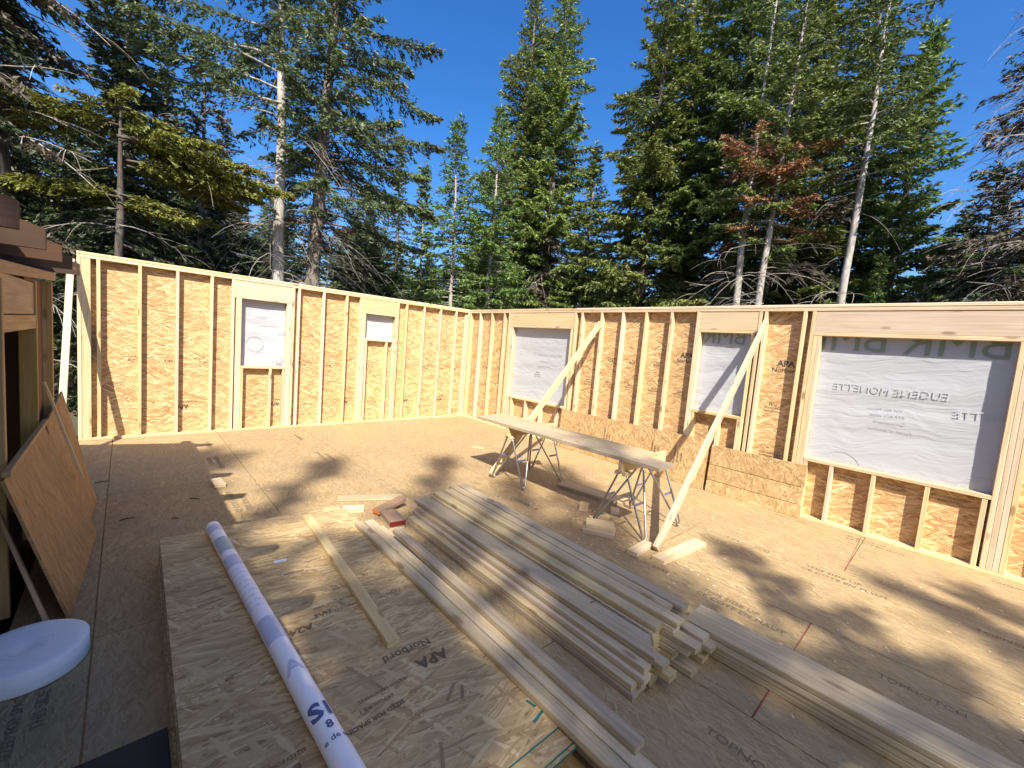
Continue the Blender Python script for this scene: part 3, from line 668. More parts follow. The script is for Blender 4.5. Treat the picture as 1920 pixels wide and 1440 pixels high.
# a-g columns
def column(xf, xn, n, wd, yf, yn, top_label, low_label, extra=()):
    for i in range(n):
        z = .038 * (i + 1); top = i == n - 1
        ex = dict(extra).get(i, (0, 0, 0))
        j = 0 if top else rnd.uniform(-.009, .009); lv = ('lowest ', 'second from the floor, ', 'third from the floor, ', 'fourth from the floor, ', 'fifth from the floor, ', 'sixth from the floor, ')[min(i, 5)]
        lum(xf + j + ex[2], yf + (0 if top else rnd.uniform(-.03, .03)), xn + j + ex[2], yn - ex[1] + (0 if top else rnd.uniform(-.02, .02)), z, wd, top_label if top else lv + low_label)
column(-3.842, -3.905, 2, .064, -4.50, -6.865, 'low board at the left foot of the main lumber pile', 'bottom board under the lowest left column of the pile')
column(-3.760, -3.835, 4, .075, -4.49, -6.89, 'top board of the second column from the left in the main pile', 'board under the second column of the main pile', {2: (0, .03, -.03)})
column(-3.690, -3.740, 4, .085, -4.40, -6.88, 'board just under the wide bowed plank', 'board buried under the wide plank of the pile', {3: (0, .06, 0), 2: (0, .09, .015)})
o = board('lumber_board', (-3.690, -4.39, .1715), (-3.738, -6.855, .1715), .150, .0365, (0.02, 0, 1), M['pile'])
o.data = o.data.copy()
for q in o.data.vertices:
    if q.co.x > 0: q.co.x -= q.co.y * .75
tag(o, 'wide plank on top of the lumber pile, its near end cut at an angle', 'board', PG)
column(-3.530, -3.590, 6, .082, -4.41, -6.815, 'bluish stained top board in the middle of the lumber pile', 'board under the bluish one in the pile')
column(-3.448, -3.512, 7, .084, -4.50, -6.895, 'long raised top board right of the bluish one', 'board buried under the long raised one, right of the bluish board', {4: (0, .10, 0), 3: (0, .06, 0), 0: (0, .1, 0)})
column(-3.350, -3.430, 7, .078, -4.41, -6.79, 'second top board from the right of the lumber pile', 'board under the second column from the right of the pile')
column(-3.258, -3.342, 7, .086, -4.46, -6.845, 'rightmost top board of the lumber pile', 'board under the rightmost column of the pile', {3: (0, .15, 0), 2: (0, .17, .004), 1: (0, .14, 0), 0: (0, .15, 0)})
for i in range(4):
    o = board('lumber_plank', (-3.165 + rnd.uniform(-.010, .012), -6.80 - .01 * i, .038 * i + .0192), (-3.165 + rnd.uniform(-.010, .012), -9.65 + .02 * i, .038 * i + .0192), .236, .0355, (0, 0, 1), M['pile'], None, .004)
    tag(o, 'wide long plank on top of the stack running off to the lower right' if i == 3 else ('lowest', 'second from the floor', 'third from the floor')[i % 3] + ' wide long plank in the stack running off to the lower right', 'plank', 'long planks stacked at the right')
board('splinter', (-3.70, -6.42, .19), (-3.685, -6.45, .215), .004, .004, (0, 0, 1), M['twig'], None)['label'] = 'small dark splinter standing on the wide plank of the pile'
bpy.data.objects['splinter']['category'] = 'splinter'

# ------------------------------------------------------------------ foam coil, membrane
ft = thing('foam_coil', 'round flat coil of white sill foam on the floor at lower left', 'foam coil', (-6.15, -4.93, 0))
n, v, f = 56, [], []
for (r_, z) in [(.0, .104), (.022, .104), (.030, .1065), (.10, .1075), (.17, .108), (.205, .1075), (.212, .103), (.213, .010), (.210, .003), (.20, .001)]:
    v += [(math.cos(2 * math.pi * i / n) * r_ * (1 + .012 * math.sin(3 * i * 2 * math.pi / n)), math.sin(2 * math.pi * i / n) * r_, z) for i in range(n)]
for k in range(9): f += [(k * n + i, (k + 1) * n + i, (k + 1) * n + (i + 1) % n, k * n + (i + 1) % n) for i in range(n)]
put('coil_body', mesh('coil_body', v, [tuple(reversed(q)) for q in f], True), Matrix.Translation((-6.140, -4.95, .0005)), ft, M['foam'])
pts, rr = [], []
for i in range(140):
    a = i * .32; r_ = .05 + .148 * i / 139; pts.append((math.cos(a) * r_, math.sin(a) * r_, .1080)); rr.append(.0005)
v, f = tube(pts, rr, 5); put('coil_edge', mesh('coil_edge', v, f, True), Matrix.Translation((-6.140, -4.95, .0)), ft, M['foam'])
tag(tbox('membrane_sheet', (-6.24, -7.6, .001), (-5.665, -5.725, .012), M['membrane'], None, 1, .002), 'black membrane sheet covering the floor at the lower left corner', 'membrane')

# ------------------------------------------------------------------ sheets and sticks leaning on the old shed
def quad_slab(name, bl, br, tr, tl, t, mat, parent=None):
    bl, br, tr, tl = [Vector(p) for p in (bl, br, tr, tl)]
    c = (bl + br + tr + tl) / 4; xa = (tl - bl).normalized(); nn = (br - bl).cross(tl - bl).normalized(); Mx = Matrix.Translation(c) @ frame(xa, nn); inv = Mx.inverted()
    p = [inv @ q for q in (bl, br, tr, tl)]
    v = [(q.x, q.y, q.z + d) for d in (-t / 2, t / 2) for q in p]
    f = [(3, 2, 1, 0), (4, 5, 6, 7), (0, 1, 5, 4), (1, 2, 6, 5), (2, 3, 7, 6), (3, 0, 4, 7)]
    return put(name, mesh(name, v, f), Mx, parent, M[mat])
o = quad_slab('leaning_sheet', (-6.022, -4.617, .006), (-5.962, -3.373, .006), (-6.25, -3.18, .842), (-6.25, -4.60, .832), .014, 'osb_old')
tag(o, 'big brown osb sheet leaning on the old shed at the left, nearest the viewer', 'osb sheet')
o = quad_slab('leaning_sheet', (-6.045, -3.60, .006), (-5.985, -2.62, .006), (-6.245, -1.98, .935), (-6.262, -2.92, .80), .014, 'osb_old')
tag(o, 'second osb sheet leaning on the shed post, partly hidden behind the nearest one', 'osb sheet')
tag(board('wood_strip', (-6.235, -4.60, .862), (-6.235, -3.18, .872), .030, .030, (0, 0, 1), M['old']), 'square strip lying along the top edge of the nearest leaning sheet', 'wood strip')
tag(board('wood_strip', (-6.245, -3.12, 1.16), (-6.055, -2.95, .335), .030, .018, (1, 0, .2), M['stud']), 'thin pale stick leaning on the shed post above the osb sheets', 'wood strip')
tag(board('wood_strip', (-6.36, -4.32, .80), (-6.09, -4.68, .02), .034, .018, (1, 0, .2), M['old']), 'dim stick leaning in the dark gap under the nearest osb sheet', 'wood strip')

# old shed
sh = thing('wooden_shed', 'old wooden shed with open framed doorway and projecting rafter ends at left', 'shed', (-8, -5.5, 0))
X0 = -6.262
board('wall_plate', (X0 - .045, -9.20, 1.915 - .203), (X0 - .045, -2.08, 2.005), .089, .07, (0, 0, 1), M['old'], sh)
for y, z1 in ((-4.385, 1.85), (-3.235, 1.90), (-5.6, 1.83), (-6.8, 1.78), (-8.0, 1.73), (-9.15, 1.69)): tbox('stud', (X0 - .089, y - .022, 0), (X0, y + .022, z1), M['old'], sh, 2)
tbox('corner_post', (X0 - .089, -2.36, -.55), (X0 - .002, -2.295, 1.94), M['old'], sh, 2)
tbox('header_panel', (X0 - .03, -4.36, 1.665), (X0 - .012, -3.26, 1.885), M['ply'], sh, 1)
tbox('door_header', (X0 - .089, -4.36, 1.565), (X0 - .003, -3.26, 1.66), M['old'], sh, 1)
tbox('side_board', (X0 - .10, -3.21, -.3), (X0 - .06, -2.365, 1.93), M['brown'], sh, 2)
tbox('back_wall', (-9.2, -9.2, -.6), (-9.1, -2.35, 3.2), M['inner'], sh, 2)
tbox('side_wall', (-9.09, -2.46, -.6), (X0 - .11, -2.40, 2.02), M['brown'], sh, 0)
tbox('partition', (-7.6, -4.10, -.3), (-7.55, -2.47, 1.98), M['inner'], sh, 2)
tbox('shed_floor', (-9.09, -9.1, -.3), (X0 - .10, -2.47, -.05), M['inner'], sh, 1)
SL = .335                                                    # roof rise per metre towards -x
for k in range(-5, 5):
    y = -5.45 + .75 * k
    x0, zb = -6.075 - .003 * k, 1.985 + .010 * max(k, 0)
    prof = [(x0, zb), (x0, zb + .098), (x0 - 1.5, zb + .098 + 1.5 * SL), (x0 - 1.5, zb)]
    xm = x0 - .75
    v = [(px_ - xm, dy, pz - zb) for dy in (-.022, .022) for (px_, pz) in prof]
    f = [(0, 1, 2, 3), (7, 6, 5, 4)] + [(q, 4 + q, 4 + (q + 1) % 4, (q + 1) % 4) for q in range(4)]
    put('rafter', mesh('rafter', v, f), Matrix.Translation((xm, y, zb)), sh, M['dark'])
for i in range(16):
    x = -6.45 - .19 * i; zz = 1.99 + (-6.075 - x) * SL + .125
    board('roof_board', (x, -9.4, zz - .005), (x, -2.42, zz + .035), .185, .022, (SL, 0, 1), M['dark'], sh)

# ------------------------------------------------------------------ trees
def foliage_mesh(name, quads, tints, mat):
    q = np.concatenate(quads).astype(np.float32); nq = len(q)
    me = bpy.data.meshes.new(name)
    me.vertices.add(nq * 4); me.vertices.foreach_set('co', q.reshape(-1))
    me.loops.add(nq * 4); me.loops.foreach_set('vertex_index', np.arange(nq * 4, dtype=np.int32))
    me.polygons.add(nq); me.polygons.foreach_set('loop_start', np.arange(0, nq * 4, 4, dtype=np.int32))
    try: me.polygons.foreach_set('loop_total', np.full(nq, 4, dtype=np.int32))
    except Exception: pass
    me.update(calc_edges=True)
    at = me.attributes.new('tint', 'FLOAT', 'POINT'); at.data.foreach_set('value', np.repeat(np.concatenate(tints), 4).astype(np.float32))
    me.materials.append(mat); return me
def nrm(a): return a / np.maximum(np.linalg.norm(a, axis=-1, keepdims=True), 1e-6)
class Tree:
    def __init__(s, seed): s.g = np.random.default_rng(seed); s.q = []; s.t = []; s.v = []; s.f = []; s.dv = []; s.df = []; s.bv = []; s.bf = []; s.q2 = []; s.t2 = []
    def limb(s, pts, rad, dead=False, n=5):
        v, f = tube(pts, rad, n, False); V, F = (s.bv, s.bf) if dead == 2 else (s.dv, s.df) if dead else (s.v, s.f); k = len(V)
        V += v; F += [tuple(i + k for i in q) for q in f]
    def spray(s, c, u, length, width, tint, second=False):
        """diamond needle clumps: centres c, directions u"""
        g = s.g
        for sg in (-1, 1):                                   # two slender blades make one tuft
            n = len(c); uu = nrm(u + g.normal(size=(n, 3)) * .28); cc = c + g.normal(size=(n, 3)) * .016
            r_ = nrm(np.cross(uu, nrm(g.normal(size=(n, 3)) + np.array([0, 0, .9]))))
            l = length[:, None] * .5 * g.uniform(.8, 1.15, (n, 1)); w_ = width[:, None] * .34 * g.uniform(.8, 1.2, (n, 1))
            a = cc - uu * l; b = cc + r_ * w_ + uu * l * g.uniform(-.3, .2, (n, 1)); d = cc + uu * l; e = cc - r_ * w_ + uu * l * g.uniform(-.3, .2, (n, 1))
            (s.q2 if second else s.q).append(np.stack([a, b, d, e], 1)); (s.t2 if second else s.t).append(np.clip(tint + g.normal(size=n) * .06, 0, 1))
    def bough(s, p0, az, L, rise, droop, dens=1.0, leaf=.11, wid=.042, bare=.15, tint=.5, second=False, flat=.35, sub=.42, up=.25):
        g = s.g; n = max(4, int(L / .09 * dens ** .5)); t_ = np.linspace(0, 1, n)
        h = np.array([math.cos(az), math.sin(az), 0.0]); side = np.array([-h[1], h[0], 0.0])
        wig = .05 * L * np.sin(t_ * g.uniform(2, 5) + g.uniform(0, 6))
        P_ = p0[None] + h[None] * (t_ * L)[:, None] + side[None] * wig[:, None]
        P_[:, 2] += rise * L * t_ - droop * L * t_ ** 1.6 + up * droop * L * t_ ** 4
        k = max(3, min(6, n // 4)); idx = np.linspace(0, n - 1, k).astype(int)
        s.limb([tuple(x) for x in P_[idx]], list(np.linspace(.010 + .008 * L, .003, k)), 2, 4)
        m0 = max(1, int(n * bare)); base = P_[m0:]; tb = t_[m0:]; tan = nrm(np.gradient(P_, axis=0))[m0:]
        for sd in (-1, 1):
            ln = np.maximum(.12, L * sub * (1 - tb) ** .8 * np.minimum(1, .35 + tb * 2.2)) * g.uniform(.55, 1.15, len(tb))
            u = nrm(tan * .75 + sd * side[None] * .85 + np.array([0, 0, -.18]) + g.normal(size=(len(tb), 3)) * .16)
            mx = int(max(2, math.ceil(ln.max() / (leaf * .62) * dens)))
            for j in range(mx):
                fr = (j + .6) / mx; on = ln * fr
                keep = (g.uniform(size=len(tb)) < .93)
                c = base + u * on[:, None] + np.array([0, 0, -1.0]) * (on ** 1.5 * flat)[:, None] + g.normal(size=base.shape) * .018
                uu = nrm(u + sd * side[None] * .15 + tan * g.uniform(-.1, .5, (len(tb), 1)) + np.array([0, 0, -.25 * fr]) + g.normal(size=u.shape) * .30)
                keep &= (ln > leaf * .8 * fr)
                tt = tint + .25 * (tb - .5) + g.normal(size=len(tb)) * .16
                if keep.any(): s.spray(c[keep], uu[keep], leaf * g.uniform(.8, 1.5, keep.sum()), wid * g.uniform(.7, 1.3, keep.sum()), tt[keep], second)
        c = base + g.normal(size=base.shape) * .02
        s.spray(c, nrm(tan + g.normal(size=tan.shape) * .25), leaf * g.uniform(.9, 1.5, len(c)), wid * g.uniform(.8, 1.3, len(c)), tint + .1 + g.normal(size=len(c)) * .15, second)
    def twig(s, p0, az, L, rise, droop, r=.012, forks=4):
        g = s.g; n = 7; t_ = np.linspace(0, 1, n); h = np.array([math.cos(az), math.sin(az), 0.0]); side = np.array([-h[1], h[0], 0.0])
        P_ = p0[None] + h[None] * (t_ * L)[:, None] + side[None] * (.10 * L * np.sin(t_ * g.uniform(2, 5) + g.uniform(0, 6)))[:, None]
        P_[:, 2] += rise * L * t_ - droop * L * t_ ** 2
        s.limb([tuple(x) for x in P_], list(np.linspace(r, r * .3, n)), True, 4)
        for _ in range(forks):
            i = g.integers(2, n - 1); a2 = az + g.uniform(.4, 1.1) * g.choice([-1, 1]); l2 = L * g.uniform(.2, .5)
            h2 = np.array([math.cos(a2), math.sin(a2), 0.0]); tt = np.linspace(0, 1, 4)
            Q = P_[i][None] + h2[None] * (tt * l2)[:, None]; Q[:, 2] += -(tt ** 2) * l2 * g.uniform(-.1, .9)
            s.limb([tuple(x) for x in Q], list(np.linspace(r * .5, r * .2, 4)), True, 3)
    def finish(s, kind, trunk_mat, leaf_mat, second_mat=None, second_name='dead_foliage'):
        root = bpy.data.objects.new(kind, None); root.empty_display_size = .2; COL.objects.link(root)
        def ch(nm, me):
            o = bpy.data.objects.new(nm, me); COL.objects.link(o); o.parent = root; return o
        me = mesh('trunk', s.v, s.f, True); me.materials.append(trunk_mat); ch('trunk', me)
        if s.bv:
            me = mesh('branches', s.bv, s.bf, True); me.materials.append(trunk_mat); ch('branches', me)['kind'] = 'stuff'
        if s.q: ch('crown', foliage_mesh('crown', s.q, s.t, leaf_mat))
        if s.dv:
            me = mesh('dead_branches', s.dv, s.df, True); me.materials.append(M['deadwood']); ch('dead_branches', me)['kind'] = 'stuff'
        if s.q2: ch(second_name, foliage_mesh(second_name, s.q2, s.t2, second_mat))
        return root
def conifer(kind, seed, Ht, r0, zc, Rm, per_m=11, lean=(0, 0), leaf='spruce', trunk='bark', droop=.35, rise=.12, dens=1.0, dead=None, dead_len=1.2, irreg=.35, tint=.5, lsize=.125, lwid=.062, power=.85, second=None, sec_range=None, gaps=0.0, top_rise=.5, side_bias=None, sub=.50, tier=False):
    T = Tree(seed); g = T.g; n = 14
    zs = np.linspace(-.25, Ht, n); wob = np.cumsum(g.normal(size=(n, 2)) * .018, axis=0)
    px = lean[0] * (zs / Ht) ** 1.15 * (zs > 0) + wob[:, 0]; py = lean[1] * (zs / Ht) ** 1.15 * (zs > 0) + wob[:, 1]
    rad = r0 * np.maximum(.04, (1 - zs / (Ht * 1.02))) ** .85
    T.limb([(px[i], py[i], zs[i]) for i in range(n)], list(rad), n=9)
    at = lambda z: np.array([np.interp(z, zs, px), np.interp(z, zs, py), z])
    az = g.uniform(0, 6); z = zc
    lob = g.uniform(0, 6, 4)
    while z < Ht - .12:
        fr = (z - zc) / max(.01, Ht - zc)
        prof = (1 - fr) ** power * min(1.0, .55 + fr * 5)
        az += 2.4 + g.normal() * .5
        irr = 1 + irreg * (math.sin(az * 2 + z * 1.7 + lob[0]) * .5 + g.normal() * .45)
        L = max(.16, Rm * prof * max(.25, irr))
        if side_bias is not None: L *= 1 + side_bias[1] * math.cos(az - side_bias[0])
        L = max(L, .15)
        if g.uniform() > gaps * (1 - fr * .6):
            two = second is not None and sec_range[0] < z < sec_range[1] and g.uniform() < sec_range[2]
            T.bough(at(z), az, L, rise + (top_rise - rise) * fr ** 2, droop * (1 - fr * .8) * g.uniform(.7, 1.3), dens, lsize, lwid, bare=.12 + .18 * (1 - fr), tint=tint + g.normal() * .10, second=two, sub=sub)
        z += g.uniform(.6, 1.4) / (1.35 * per_m * (1 + .6 * fr))
    # leader
    tip = at(Ht - .05)
    T.spray(tip[None] + g.normal(size=(14, 3)) * np.array([.04, .04, .16]), nrm(g.normal(size=(14, 3)) * .4 + np.array([0, 0, 1.0])), np.full(14, .14), np.full(14, .04), np.full(14, tint + .1))
    if dead:
        z0, z1, nn = dead
        for _ in range(nn):
            z = g.uniform(z0, z1); T.twig(at(z), g.uniform(0, 6.28), dead_len * g.uniform(.4, 1.2), g.uniform(-.25, .4), g.uniform(.1, 1.0), g.uniform(.005, .012), g.integers(3, 7))
    return T.finish(kind, M[trunk], M[leaf], M[second] if second else None)
GZ = -.62
def plant(root, x, y, label, cat='tree', group='trees around the building site', sc=1.0, rot=0.0, z=GZ):
    root.location = (x, y, z); root.scale = (sc, sc, sc); root.rotation_euler = (0, 0, rot)
    return tag(root, label, cat, group)
def dup(root, x, y, label, sc=1.0, rot=0.0, group='trees around the building site'):
    r_ = root.copy(); COL.objects.link(r_)
    for c in root.children:
        d = c.copy(); COL.objects.link(d); d.parent = r_
    return plant(r_, x, y, label, 'tree', group, sc, rot)

# left side
# old near tree with long limbs reaching right
T = Tree(101); g = T.g
T.limb([(-.05, 0, -.3), (0, 0, 1.5), (.05, .1, 3.5), (-.05, .1, 5.5), (-.2, .2, 8.0), (-.4, .2, 12)], [.30, .27, .25, .22, .17, .06], n=12)
for i in range(22):
    z = g.uniform(1.5, 8.6); az = g.uniform(-1.3, 1.4); T.twig(np.array([0.0, .1, z]), az, g.uniform(.7, 1.7), g.uniform(-.05, .35), g.uniform(.1, .6), g.uniform(.010, .022), 5)
for i in range(150):
    z = g.uniform(2.2, 10.8); T.bough(np.array([-.05, .1, z]), g.uniform(-2.6, 2.4), g.uniform(.5, 1.25), .05, .6, 1.1, .10, .05, bare=.2, tint=.3, second=g.uniform() < .3)
near = T.finish('old_spruce', M['bark_dark'], M['dkspruce'], M['greybrown'])
plant(near, -7.25, 1.75, 'big dark trunk with crooked bare limbs at the left edge')
# yellow-green boughs
T = Tree(102); g = T.g
T.limb([(0, 0, -.3), (0, 0, 2), (.05, 0, 4), (.05, 0, 5.6)], [.085, .07, .05, .015], n=9)
for z0, L0, azs in [(5.15, 2.3, (-.18, .08, .32, -.45)), (5.3, 1.5, (3.0, 3.4, -.7, .9, 2.4)), (4.8, 2.1, (-.05, .25, -.35)), (4.25, 1.35, (3.0, 3.3, 2.7, .1)), (4.15, 1.0, (-.3, .4, 2.2)), (5.6, .7, (0, 1.2, 2.4, 3.6, 4.8))]:
    for a in azs:
        T.bough(np.array([.03, 0, z0 + g.uniform(-.08, .08)]), a + g.uniform(-.1, .1), L0 * g.uniform(.85, 1.1), .16, .34, 1.7, .075, .040, bare=.12, tint=.6, sub=.40, flat=.35)
for i in range(80):
    T.bough(np.array([.03, 0, g.uniform(1.0, 4.3)]), g.uniform(-.25, 3.4), g.uniform(.6, 1.5), .05, .6, .9, .10, .044, bare=.15, tint=.35, second=True)
for i in range(16): T.twig(np.array([.02, 0, g.uniform(2.6, 4.4)]), g.uniform(-.4, 3.5), g.uniform(.6, 1.7), .1, .5, .010, 6)
plant(T.finish('young_cedar', M['bark_dark'], M['cedar'], M['dkspruce'], 'lower_foliage'), -5.90, 1.65, 'tree with flat yellow green sunlit boughs above the left end of the back wall')
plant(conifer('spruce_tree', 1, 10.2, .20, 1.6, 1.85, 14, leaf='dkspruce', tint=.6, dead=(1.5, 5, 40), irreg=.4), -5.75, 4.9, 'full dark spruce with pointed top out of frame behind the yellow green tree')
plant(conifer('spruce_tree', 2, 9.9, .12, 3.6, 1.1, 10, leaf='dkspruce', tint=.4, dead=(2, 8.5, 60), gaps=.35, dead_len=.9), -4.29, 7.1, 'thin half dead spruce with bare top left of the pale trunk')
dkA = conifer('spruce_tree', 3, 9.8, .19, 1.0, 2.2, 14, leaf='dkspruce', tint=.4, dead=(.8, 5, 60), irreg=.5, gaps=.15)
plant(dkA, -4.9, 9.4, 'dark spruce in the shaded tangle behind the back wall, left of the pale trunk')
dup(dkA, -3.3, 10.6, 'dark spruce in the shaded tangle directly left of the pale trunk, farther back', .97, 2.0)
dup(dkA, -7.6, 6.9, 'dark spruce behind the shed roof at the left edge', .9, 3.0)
# pale bare trunk
plant(conifer('spruce_tree', 4, 13.5, .14, 6.3, 1.7, 9, lsize=.10, lwid=.046, leaf='blue_spruce', trunk='bark_pale', dead=(.8, 6.6, 56), dead_len=1.5, gaps=.25, tint=.55, side_bias=(2.7, .45)), -3.45, 1.95, 'tall spruce with straight pale bare trunk over the first window of the back wall')
plant(conifer('spruce_tree', 5, 13.8, .19, 4.4, 1.95, 11, lean=(.55, -.1), lsize=.10, lwid=.046, leaf='blue_spruce', trunk='bark', dead=(.8, 5.6, 190), dead_len=1.6, tint=.5, side_bias=(-.4, .35), second='greybrown', sec_range=(2.8, 4.8, .5), irreg=.45), -2.85, 2.3, 'tall spruce with thick grey leaning trunk, right of the pale trunk')
plant(conifer('fir_tree', 6, 6.9, .10, .7, 1.6, 13, leaf='fir', tint=.5, dead=(.6, 3, 30)), -.35, 5.0, 'round green fir behind the small high window of the back wall')
plant(conifer('spruce_tree', 7, 10.3, .10, 2.6, .75, 13, leaf='blue_spruce', tint=.5, irreg=.3), 2.30, 8.3, 'slim spruce spire left of the young fir with open sky to its right')
fy = conifer('fir_tree', 8, 8.2, .075, 1.0, 1.25, 13, leaf='fir', tint=.55, power=1.1, irreg=.25, trunk='bark_pale')
plant(fy, 1.75, 5.2, 'young slender fir with thin pointed tip standing in the sky gap')
plant(conifer('fir_tree', 9, 8.4, .085, 3.0, 1.15, 15, lsize=.10, lwid=.046, leaf='fir', tint=.55, dead=(1.2, 3.4, 34), irreg=.3, trunk='bark_pale'), .98, 2.15, 'green fir with slim pale trunk right above the wall corner')
plant(conifer('fir_tree', 10, 9.1, .10, 2.5, 1.4, 15, lsize=.10, lwid=.046, leaf='fir', tint=.6, dead=(1.0, 3.4, 40), irreg=.35, trunk='bark_pale'), 2.05, 1.95, 'taller green fir just left of the twin big spruces')
big = conifer('spruce_tree', 11, 16.2, .24, 2.0, 2.3, 15, leaf='spruce', tint=.6, dead=(1, 7, 110), dead_len=1.6, irreg=.45, second='greybrown', sec_range=(1.5, 8.5, .32), lsize=.125, lwid=.056, gaps=.08)
plant(big, 5.05, 4.3, 'left one of the twin big spruces in the middle')
plant(conifer('spruce_tree', 12, 15.9, .24, 2.4, 2.25, 15, leaf='spruce', tint=.62, dead=(1, 7, 110), dead_len=1.6, irreg=.5, second='greybrown', sec_range=(2, 8, .28), lsize=.125, lwid=.056), 5.55, 3.05, 'right one of the twin big spruces in the middle, crown with upswept tips')
plant(conifer('fir_tree', 13, 9.4, .13, .9, 1.55, 14, leaf='spruce', tint=.55, irreg=.35), 5.75, 1.55, 'medium spruce at the right foot of the twin spruces, edge against the sky')
dup(fy, 7.2, 1.5, 'low spruce filling the sky gap right of the twin spruces', .78, 1.0)
# right side
plant(conifer('spruce_tree', 14, 15.2, .20, 2.3, 2.1, 15, leaf='spruce', tint=.62, dead=(.8, 5, 70), irreg=.5, lsize=.125, lwid=.056, trunk='bark_dark'), 5.85, -.72, 'big spruce at the left of the right hand group, against the sky')
plant(conifer('spruce_tree', 15, 16.5, .22, 3.2, 2.3, 14, leaf='spruce', tint=.6, dead=(.8, 5.5, 70), irreg=.45, lsize=.125, lwid=.056, trunk='bark_dark'), 7.2, -1.25, 'tall spruce second from the left in the right hand group')
plant(conifer('fir_tree', 16, 15.6, .20, 4.3, 2.2, 14, leaf='fir', tint=.55, dead=(.8, 6, 60), irreg=.45, lsize=.125, lwid=.056), 6.9, -2.75, 'tall green fir behind the rusty branches')
plant(conifer('dying_fir', 17, 11.8, .11, 5.3, 1.35, 11, lsize=.10, lwid=.046, leaf='spruce', trunk='bark_pale', dead=(.7, 5.6, 44), dead_len=1.3, gaps=.25, second='rust', sec_range=(5.2, 7.6, .5), lean=(.12, -.1)), 5.0, -3.85, 'pale trunked fir with rust brown dead boughs, left one of the leaning pair')
plant(conifer('dying_fir', 18, 11.5, .105, 5.1, 1.3, 11, lsize=.10, lwid=.046, leaf='spruce', trunk='bark_pale', dead=(.7, 5.4, 70), dead_len=1.5, gaps=.25, second='rust', sec_range=(5.0, 7.5, .52), lean=(.10, -.30)), 4.85, -4.36, 'pale trunked fir with rust brown dead boughs, right one of the leaning pair')
plant(conifer('spruce_tree', 19, 15.0, .20, 2.8, 2.3, 14, leaf='spruce', tint=.55, dead=(.8, 5, 60), irreg=.45, second='greybrown', sec_range=(5, 9, .25), lsize=.125, lwid=.056), 7.9, -4.1, 'wide spruce behind the rusty pair in the right hand group')
plant(conifer('fir_tree', 20, 11.2, .105, 6.2, 1.25, 12, lsize=.10, lwid=.046, leaf='fir', trunk='bark_pale', dead=(.7, 6.2, 26), dead_len=1.0, gaps=.15, tint=.55, lean=(.05, -.1)), 5.04, -5.9, 'tall fir with white straight trunk over the big window')
plant(conifer('fir_tree', 21, 13.3, .16, 1.8, 1.9, 14, leaf='fir', tint=.5, irreg=.45, lsize=.125, lwid=.056), 8.7, -5.3, 'dense fir between the white trunk and the rusty pair')
plant(conifer('fir_tree', 22, 10.25, .13, 1.4, 1.55, 15, leaf='fir', tint=.55, irreg=.5, top_rise=.7, rise=.25), 7.35, -6.35, 'dark green fir with upswept tips left of the open sky at the right')
dup(fy, 6.0, -6.35, 'small light green fir low behind the wall under the white trunk', .60, .5)
dup(fy, 6.4, -6.95, 'second small green fir low behind the right end of the wall', .62, 2.5)
plant(conifer('spruce_tree', 23, 6.6, .12, .8, 1.7, 13, leaf='dkspruce', trunk='bark_dark', tint=.45, dead=(.8, 5, 60), irreg=.5, second='greybrown', sec_range=(1.5, 6.5, .5)), 6.6, -7.75, 'grey brown half dead spruce at the right, beside the open sky')
T = Tree(130); g = T.g
T.limb([(0, 0, -.3), (0, 0, 3), (.05, 0, 7), (0, 0, 11.5)], [.14, .12, .08, .02], n=9)
for i in range(340):
    z = 1.2 + 10 * g.uniform() ** .9; T.twig(np.array([0, 0, z]), g.uniform(0, 6.28), g.uniform(.7, 1.7) * (1.25 - z / 12), g.uniform(.0, .45), g.uniform(.1, .5), .009, 7)
for i in range(300):
    z = 1 + 9.8 * g.uniform() ** 1.3; T.bough(np.array([0, 0, z]), g.uniform(0, 6.28), g.uniform(.6, 1.6) * (1.2 - z / 13), .1, .45, .9, .10, .042, bare=.2, tint=.45, second=g.uniform() < (.25 if z < 3.4 else .85))
plant(T.finish('bare_larch', M['bark_dark'], M['dkspruce'], M['greybrown'], 'brown_sprays'), 5.35, -8.4, 'twiggy brown larch at the right edge of the picture')

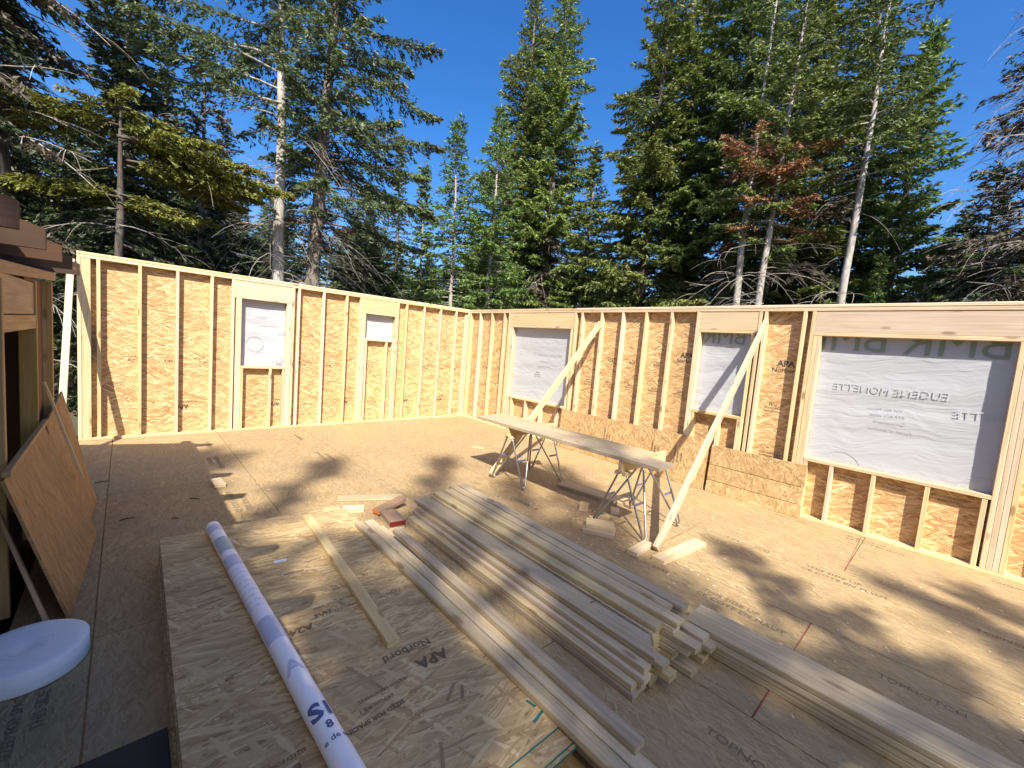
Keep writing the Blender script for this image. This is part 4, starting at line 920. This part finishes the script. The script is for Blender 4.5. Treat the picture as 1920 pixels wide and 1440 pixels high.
# forest behind
FG = 'forest trees standing deep behind the walls'
protos = [conifer('forest_spruce', 200 + i, 9.0, .14, (.7, 3.4, .6, 2.8)[i], (2.1, 1.7, 2.2, 1.6)[i], 11, leaf=('dkspruce', 'spruce', 'fir', 'dkspruce')[i], tint=.42, dead=(.6, 4.2, 60), dead_len=1.1, irreg=.45, lsize=.15, lwid=.06, gaps=.1, trunk='bark_dark') for i in range(4)]
placed = []; first = [True] * 4
gr = np.random.default_rng(5)
def clear(x, y, d): return all((x - a) ** 2 + (y - b) ** 2 > d * d for a, b in placed)
tries = 0
while len(placed) < 175 and tries < 9000:
    tries += 1
    azd = gr.uniform(-16, 101) if tries % 6 else gr.uniform(-66, -16); d = 14.5 + 34 * gr.uniform() ** 1.3
    a = R(azd); x, y = CAM.x + math.sin(a) * d, CAM.y + math.cos(a) * d
    if not (y > 4.5 or x > 7.0 or x < -12.0) or (x > -9.5 and x < -6 and y < 1): continue
    if not clear(x, y, 1.5): continue
    hmax = 1.9 + d * .285
    gap = any(abs(azd - q) < 4.5 for q in (30.5, 52, 83))
    hh = min(hmax * (1.0 if not gap else .72), 13) * gr.uniform(.78, 1.0)
    i = int(gr.choice([1, 3])) if d < 22 else int(gr.integers(0, 4)); sc = (hh + .62) / 9.0
    lab = ('dark trunked forest spruce ' if d < 24 else 'distant forest spruce ') + ('in the wood left of the shed, out to the side' if azd < -16 else 'deep behind the left end of the back wall' if azd < 14 else 'deep behind the back wall, near the pale bare trunk' if azd < 30 else 'deep behind the wall corner and twin big spruces' if azd < 52 else 'deep behind the right hand group of big firs' if azd < 76 else 'deep in the wood at the right edge')
    placed.append((x, y))
    if first[i]: plant(protos[i], x, y, lab, 'tree', FG, sc, gr.uniform(0, 6)); first[i] = False
    else: dup(protos[i], x, y, lab, sc, gr.uniform(0, 6), FG)

# trees on the sun side, behind the viewer: they dapple the floor
BG = 'trees behind the viewer'
sA = conifer('spruce_tree', 300, 20.0, .26, 6.0, 2.1, 9, leaf='spruce', irreg=.7, lsize=.18, lwid=.085, gaps=.47, sub=.40)
plant(sA, -13.3, -18.4, 'tall spruce behind the viewer shading the lumber pile', group=BG)
for x, y, sc, ro in [(-11.8, -19.0, .97, 1.1), (-14.6, -17.6, .98, 2.2), (-9.6, -19.6, .78, 1.3), (-8.4, -20.3, .74, 2.9), (-16.0, -16.8, 1.0, 2.6), (-11.9, -15.6, .70, 4.0), (-10.2, -15.6, .64, 5.0), (-13.8, -20.6, 1.06, .4), (-9.0, -17.4, .60, 3.4), (-17.0, -19.2, 1.12, 3.9), (-7.6, -18.2, .58, .9)]:
    dup(sA, x, y, 'spruce behind the viewer whose crown shades the floor and the lumber', sc, ro, BG)
sB = conifer('spruce_tree', 301, 11.0, .18, 3.4, 1.75, 10, leaf='spruce', irreg=.6, lsize=.17, lwid=.085, gaps=.42)
plant(sB, -8.5, -13.7, 'short spruce just behind the viewer shading the near floor', group=BG)
for x, y, sc, ro in [(-7.1, -14.2, .92, 2.0), (-5.7, -14.6, .80, 4.1), (-9.8, -13.0, .9, 1.0), (-6.3, -16.2, .98, 5.2)]:
    dup(sB, x, y, 'short spruce just behind the viewer shading the near floor', sc, ro, BG)
dup(sB, -10.9, -9.9, 'dense spruce behind the shed shading its roof', .92, 2.2, BG)
dup(sB, -12.3, -10.6, 'second spruce behind the shed shading its roof', .98, .7, BG)
